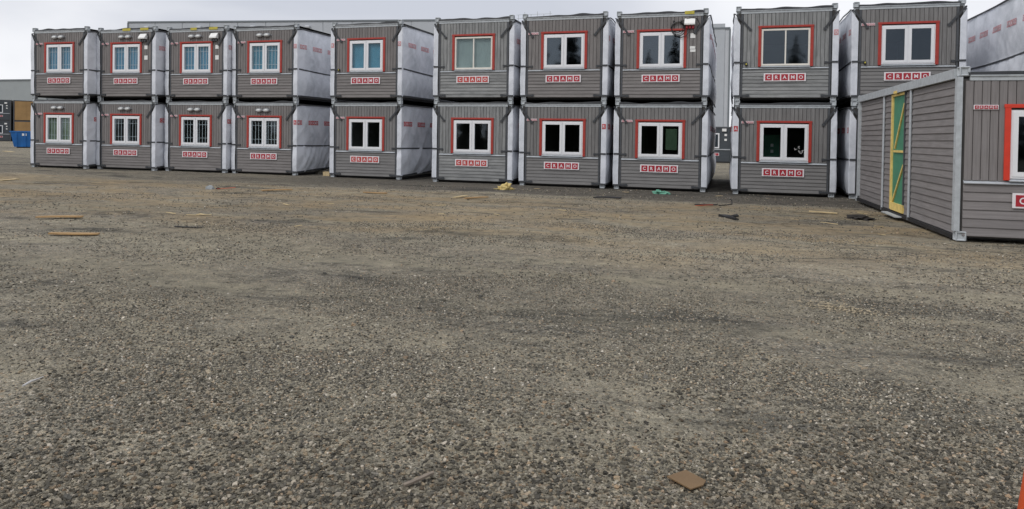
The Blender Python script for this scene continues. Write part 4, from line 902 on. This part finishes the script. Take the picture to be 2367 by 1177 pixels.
GL(gi.outputs[0], iop.inputs['Points']); GL(gti.outputs[0], iop.inputs['Instance']); GL(named('size', 'FLOAT'), iop.inputs['Scale'])
e2r = ng.nodes.new('FunctionNodeEulerToRotation'); GL(named('turn', 'FLOAT_VECTOR'), e2r.inputs[0]); GL(e2r.outputs[0], iop.inputs['Rotation'])
GL(iop.outputs[0], go.inputs[0])
go_ = add('gravel', pm); md = go_.modifiers.new('scatter', 'NODES'); md.node_group = ng; tag(go_, 'loose coarse gravel strewn over the yard', 'gravel', kind='stuff')

# ------------------------------------------------------------------ spruces across the yard, mirrored in the upper windows
def spruce(name, loc, h, rz, label):
    root = empty(name, loc, rz); tag(root, label, 'tree', 'spruces across the yard')
    q = MB(); q.tube([(0, 0, -0.2), (0.05, 0, h * 0.5), (0, 0, h * 0.98)], [h * 0.016, h * 0.010, h * 0.002], 8); q.build('trunk', 'bark', root)
    r_ = random.Random(int(loc[0] * 10) + 3); q = MB(); zz = h * 0.10
    while zz < h * 0.985:
        t_ = zz / h; rad = h * 0.20 * (1 - t_) ** 0.8 * r_.uniform(0.65, 1.15) + 0.12; nb_ = max(5, int(11 * (1 - t_) + 5))
        for k in range(nb_):
            a = 2 * math.pi * (k + r_.random() * 0.8) / nb_; ln = rad * r_.uniform(0.45, 1.2); dr = -0.32 * ln
            for s_ in np.linspace(0.25, 1.0, 4):
                for sd_ in (-1, 0, 1):
                    aa = a + sd_ * 0.32; p = Vector((math.cos(a) * ln * s_ * 0.75, math.sin(a) * ln * s_ * 0.75, zz + dr * s_)); tip = p + Vector((math.cos(aa) * ln * 0.38, math.sin(aa) * ln * 0.38, -0.14 * ln + r_.uniform(-0.1, 0.1)))
                    sdv = Vector((-math.sin(aa), math.cos(aa), 0)) * ln * 0.2; q.poly([p - sdv, tip, p + sdv + Vector((0, 0, 0.05))]); q.poly([p, tip, p + Vector((0, 0, -0.26 * ln - 0.08))])
        zz += h * r_.uniform(0.012, 0.036)
    q.build('crown', 'needle', root); return root
for x, h, lab in ((-21.3, 12.6, 'spruce across the yard mirrored low in a seventh-stack pane'), (-18.3, 16.6, 'tall spruce across the yard mirrored large in a seventh-stack pane'), (-16.2, 13.2, 'spruce across the yard next to the tallest one'),
                  (-9.4, 11.9, 'short spruce across the yard mirrored in an eighth-stack pane'), (-6.6, 14.2, 'spruce across the yard mirrored in the eighth-stack right pane'), (-4.6, 11.8, 'short spruce across the yard between two taller spruces'),
                  (6.6, 13.6, 'lone spruce across the yard mirrored in the ninth-stack window'), (2.9, 11.3, 'low spruce across the yard mirrored at a ninth-stack window edge'), (-31.0, 11.0, 'low spruce across the yard mirrored in the sixth-stack window'), (20.2, 12.2, 'spruce across the yard mirrored in the tenth-stack window')):
    spruce('spruce_tree', (x, -38 + (abs(x) * 7 % 3), 0), h, x, lab)

def small_spruce(q, x, y, h, r_):
    zz = h * 0.05
    while zz < h * 0.98:
        t_ = zz / h; rad = h * 0.21 * (1 - t_) ** 0.8 * r_.uniform(0.8, 1.15) + 0.12; nb_ = 9
        for k in range(nb_):
            a = 2 * math.pi * (k + r_.random()) / nb_; ln = rad * r_.uniform(0.75, 1.15); p = Vector((x, y, zz + 0.05)); tip = Vector((x + math.cos(a) * ln, y + math.sin(a) * ln, zz - 0.35 * ln)); sdv = Vector((-math.sin(a), math.cos(a), 0)) * ln * 0.38
            m_ = p.lerp(tip, 0.55); q.poly([p, m_ - sdv, tip, m_ + sdv]); q.poly([p, tip, m_ + Vector((0, 0, -0.3 * ln))])
        zz += h * 0.055
q = MB(); r_ = random.Random(21)
for k in range(150): small_spruce(q, -150 + 200 * (k + r_.random()) / 150, -46 - r_.uniform(0, 9), r_.uniform(5.5, 8.6) + (1.5 if -60 < -150 + 200 * k / 150 < 15 else 0), r_)
tag(q.build('spruce_wood', 'needle'), 'dense dark spruce wood bordering the yard behind the spruces', 'wood', kind='stuff')
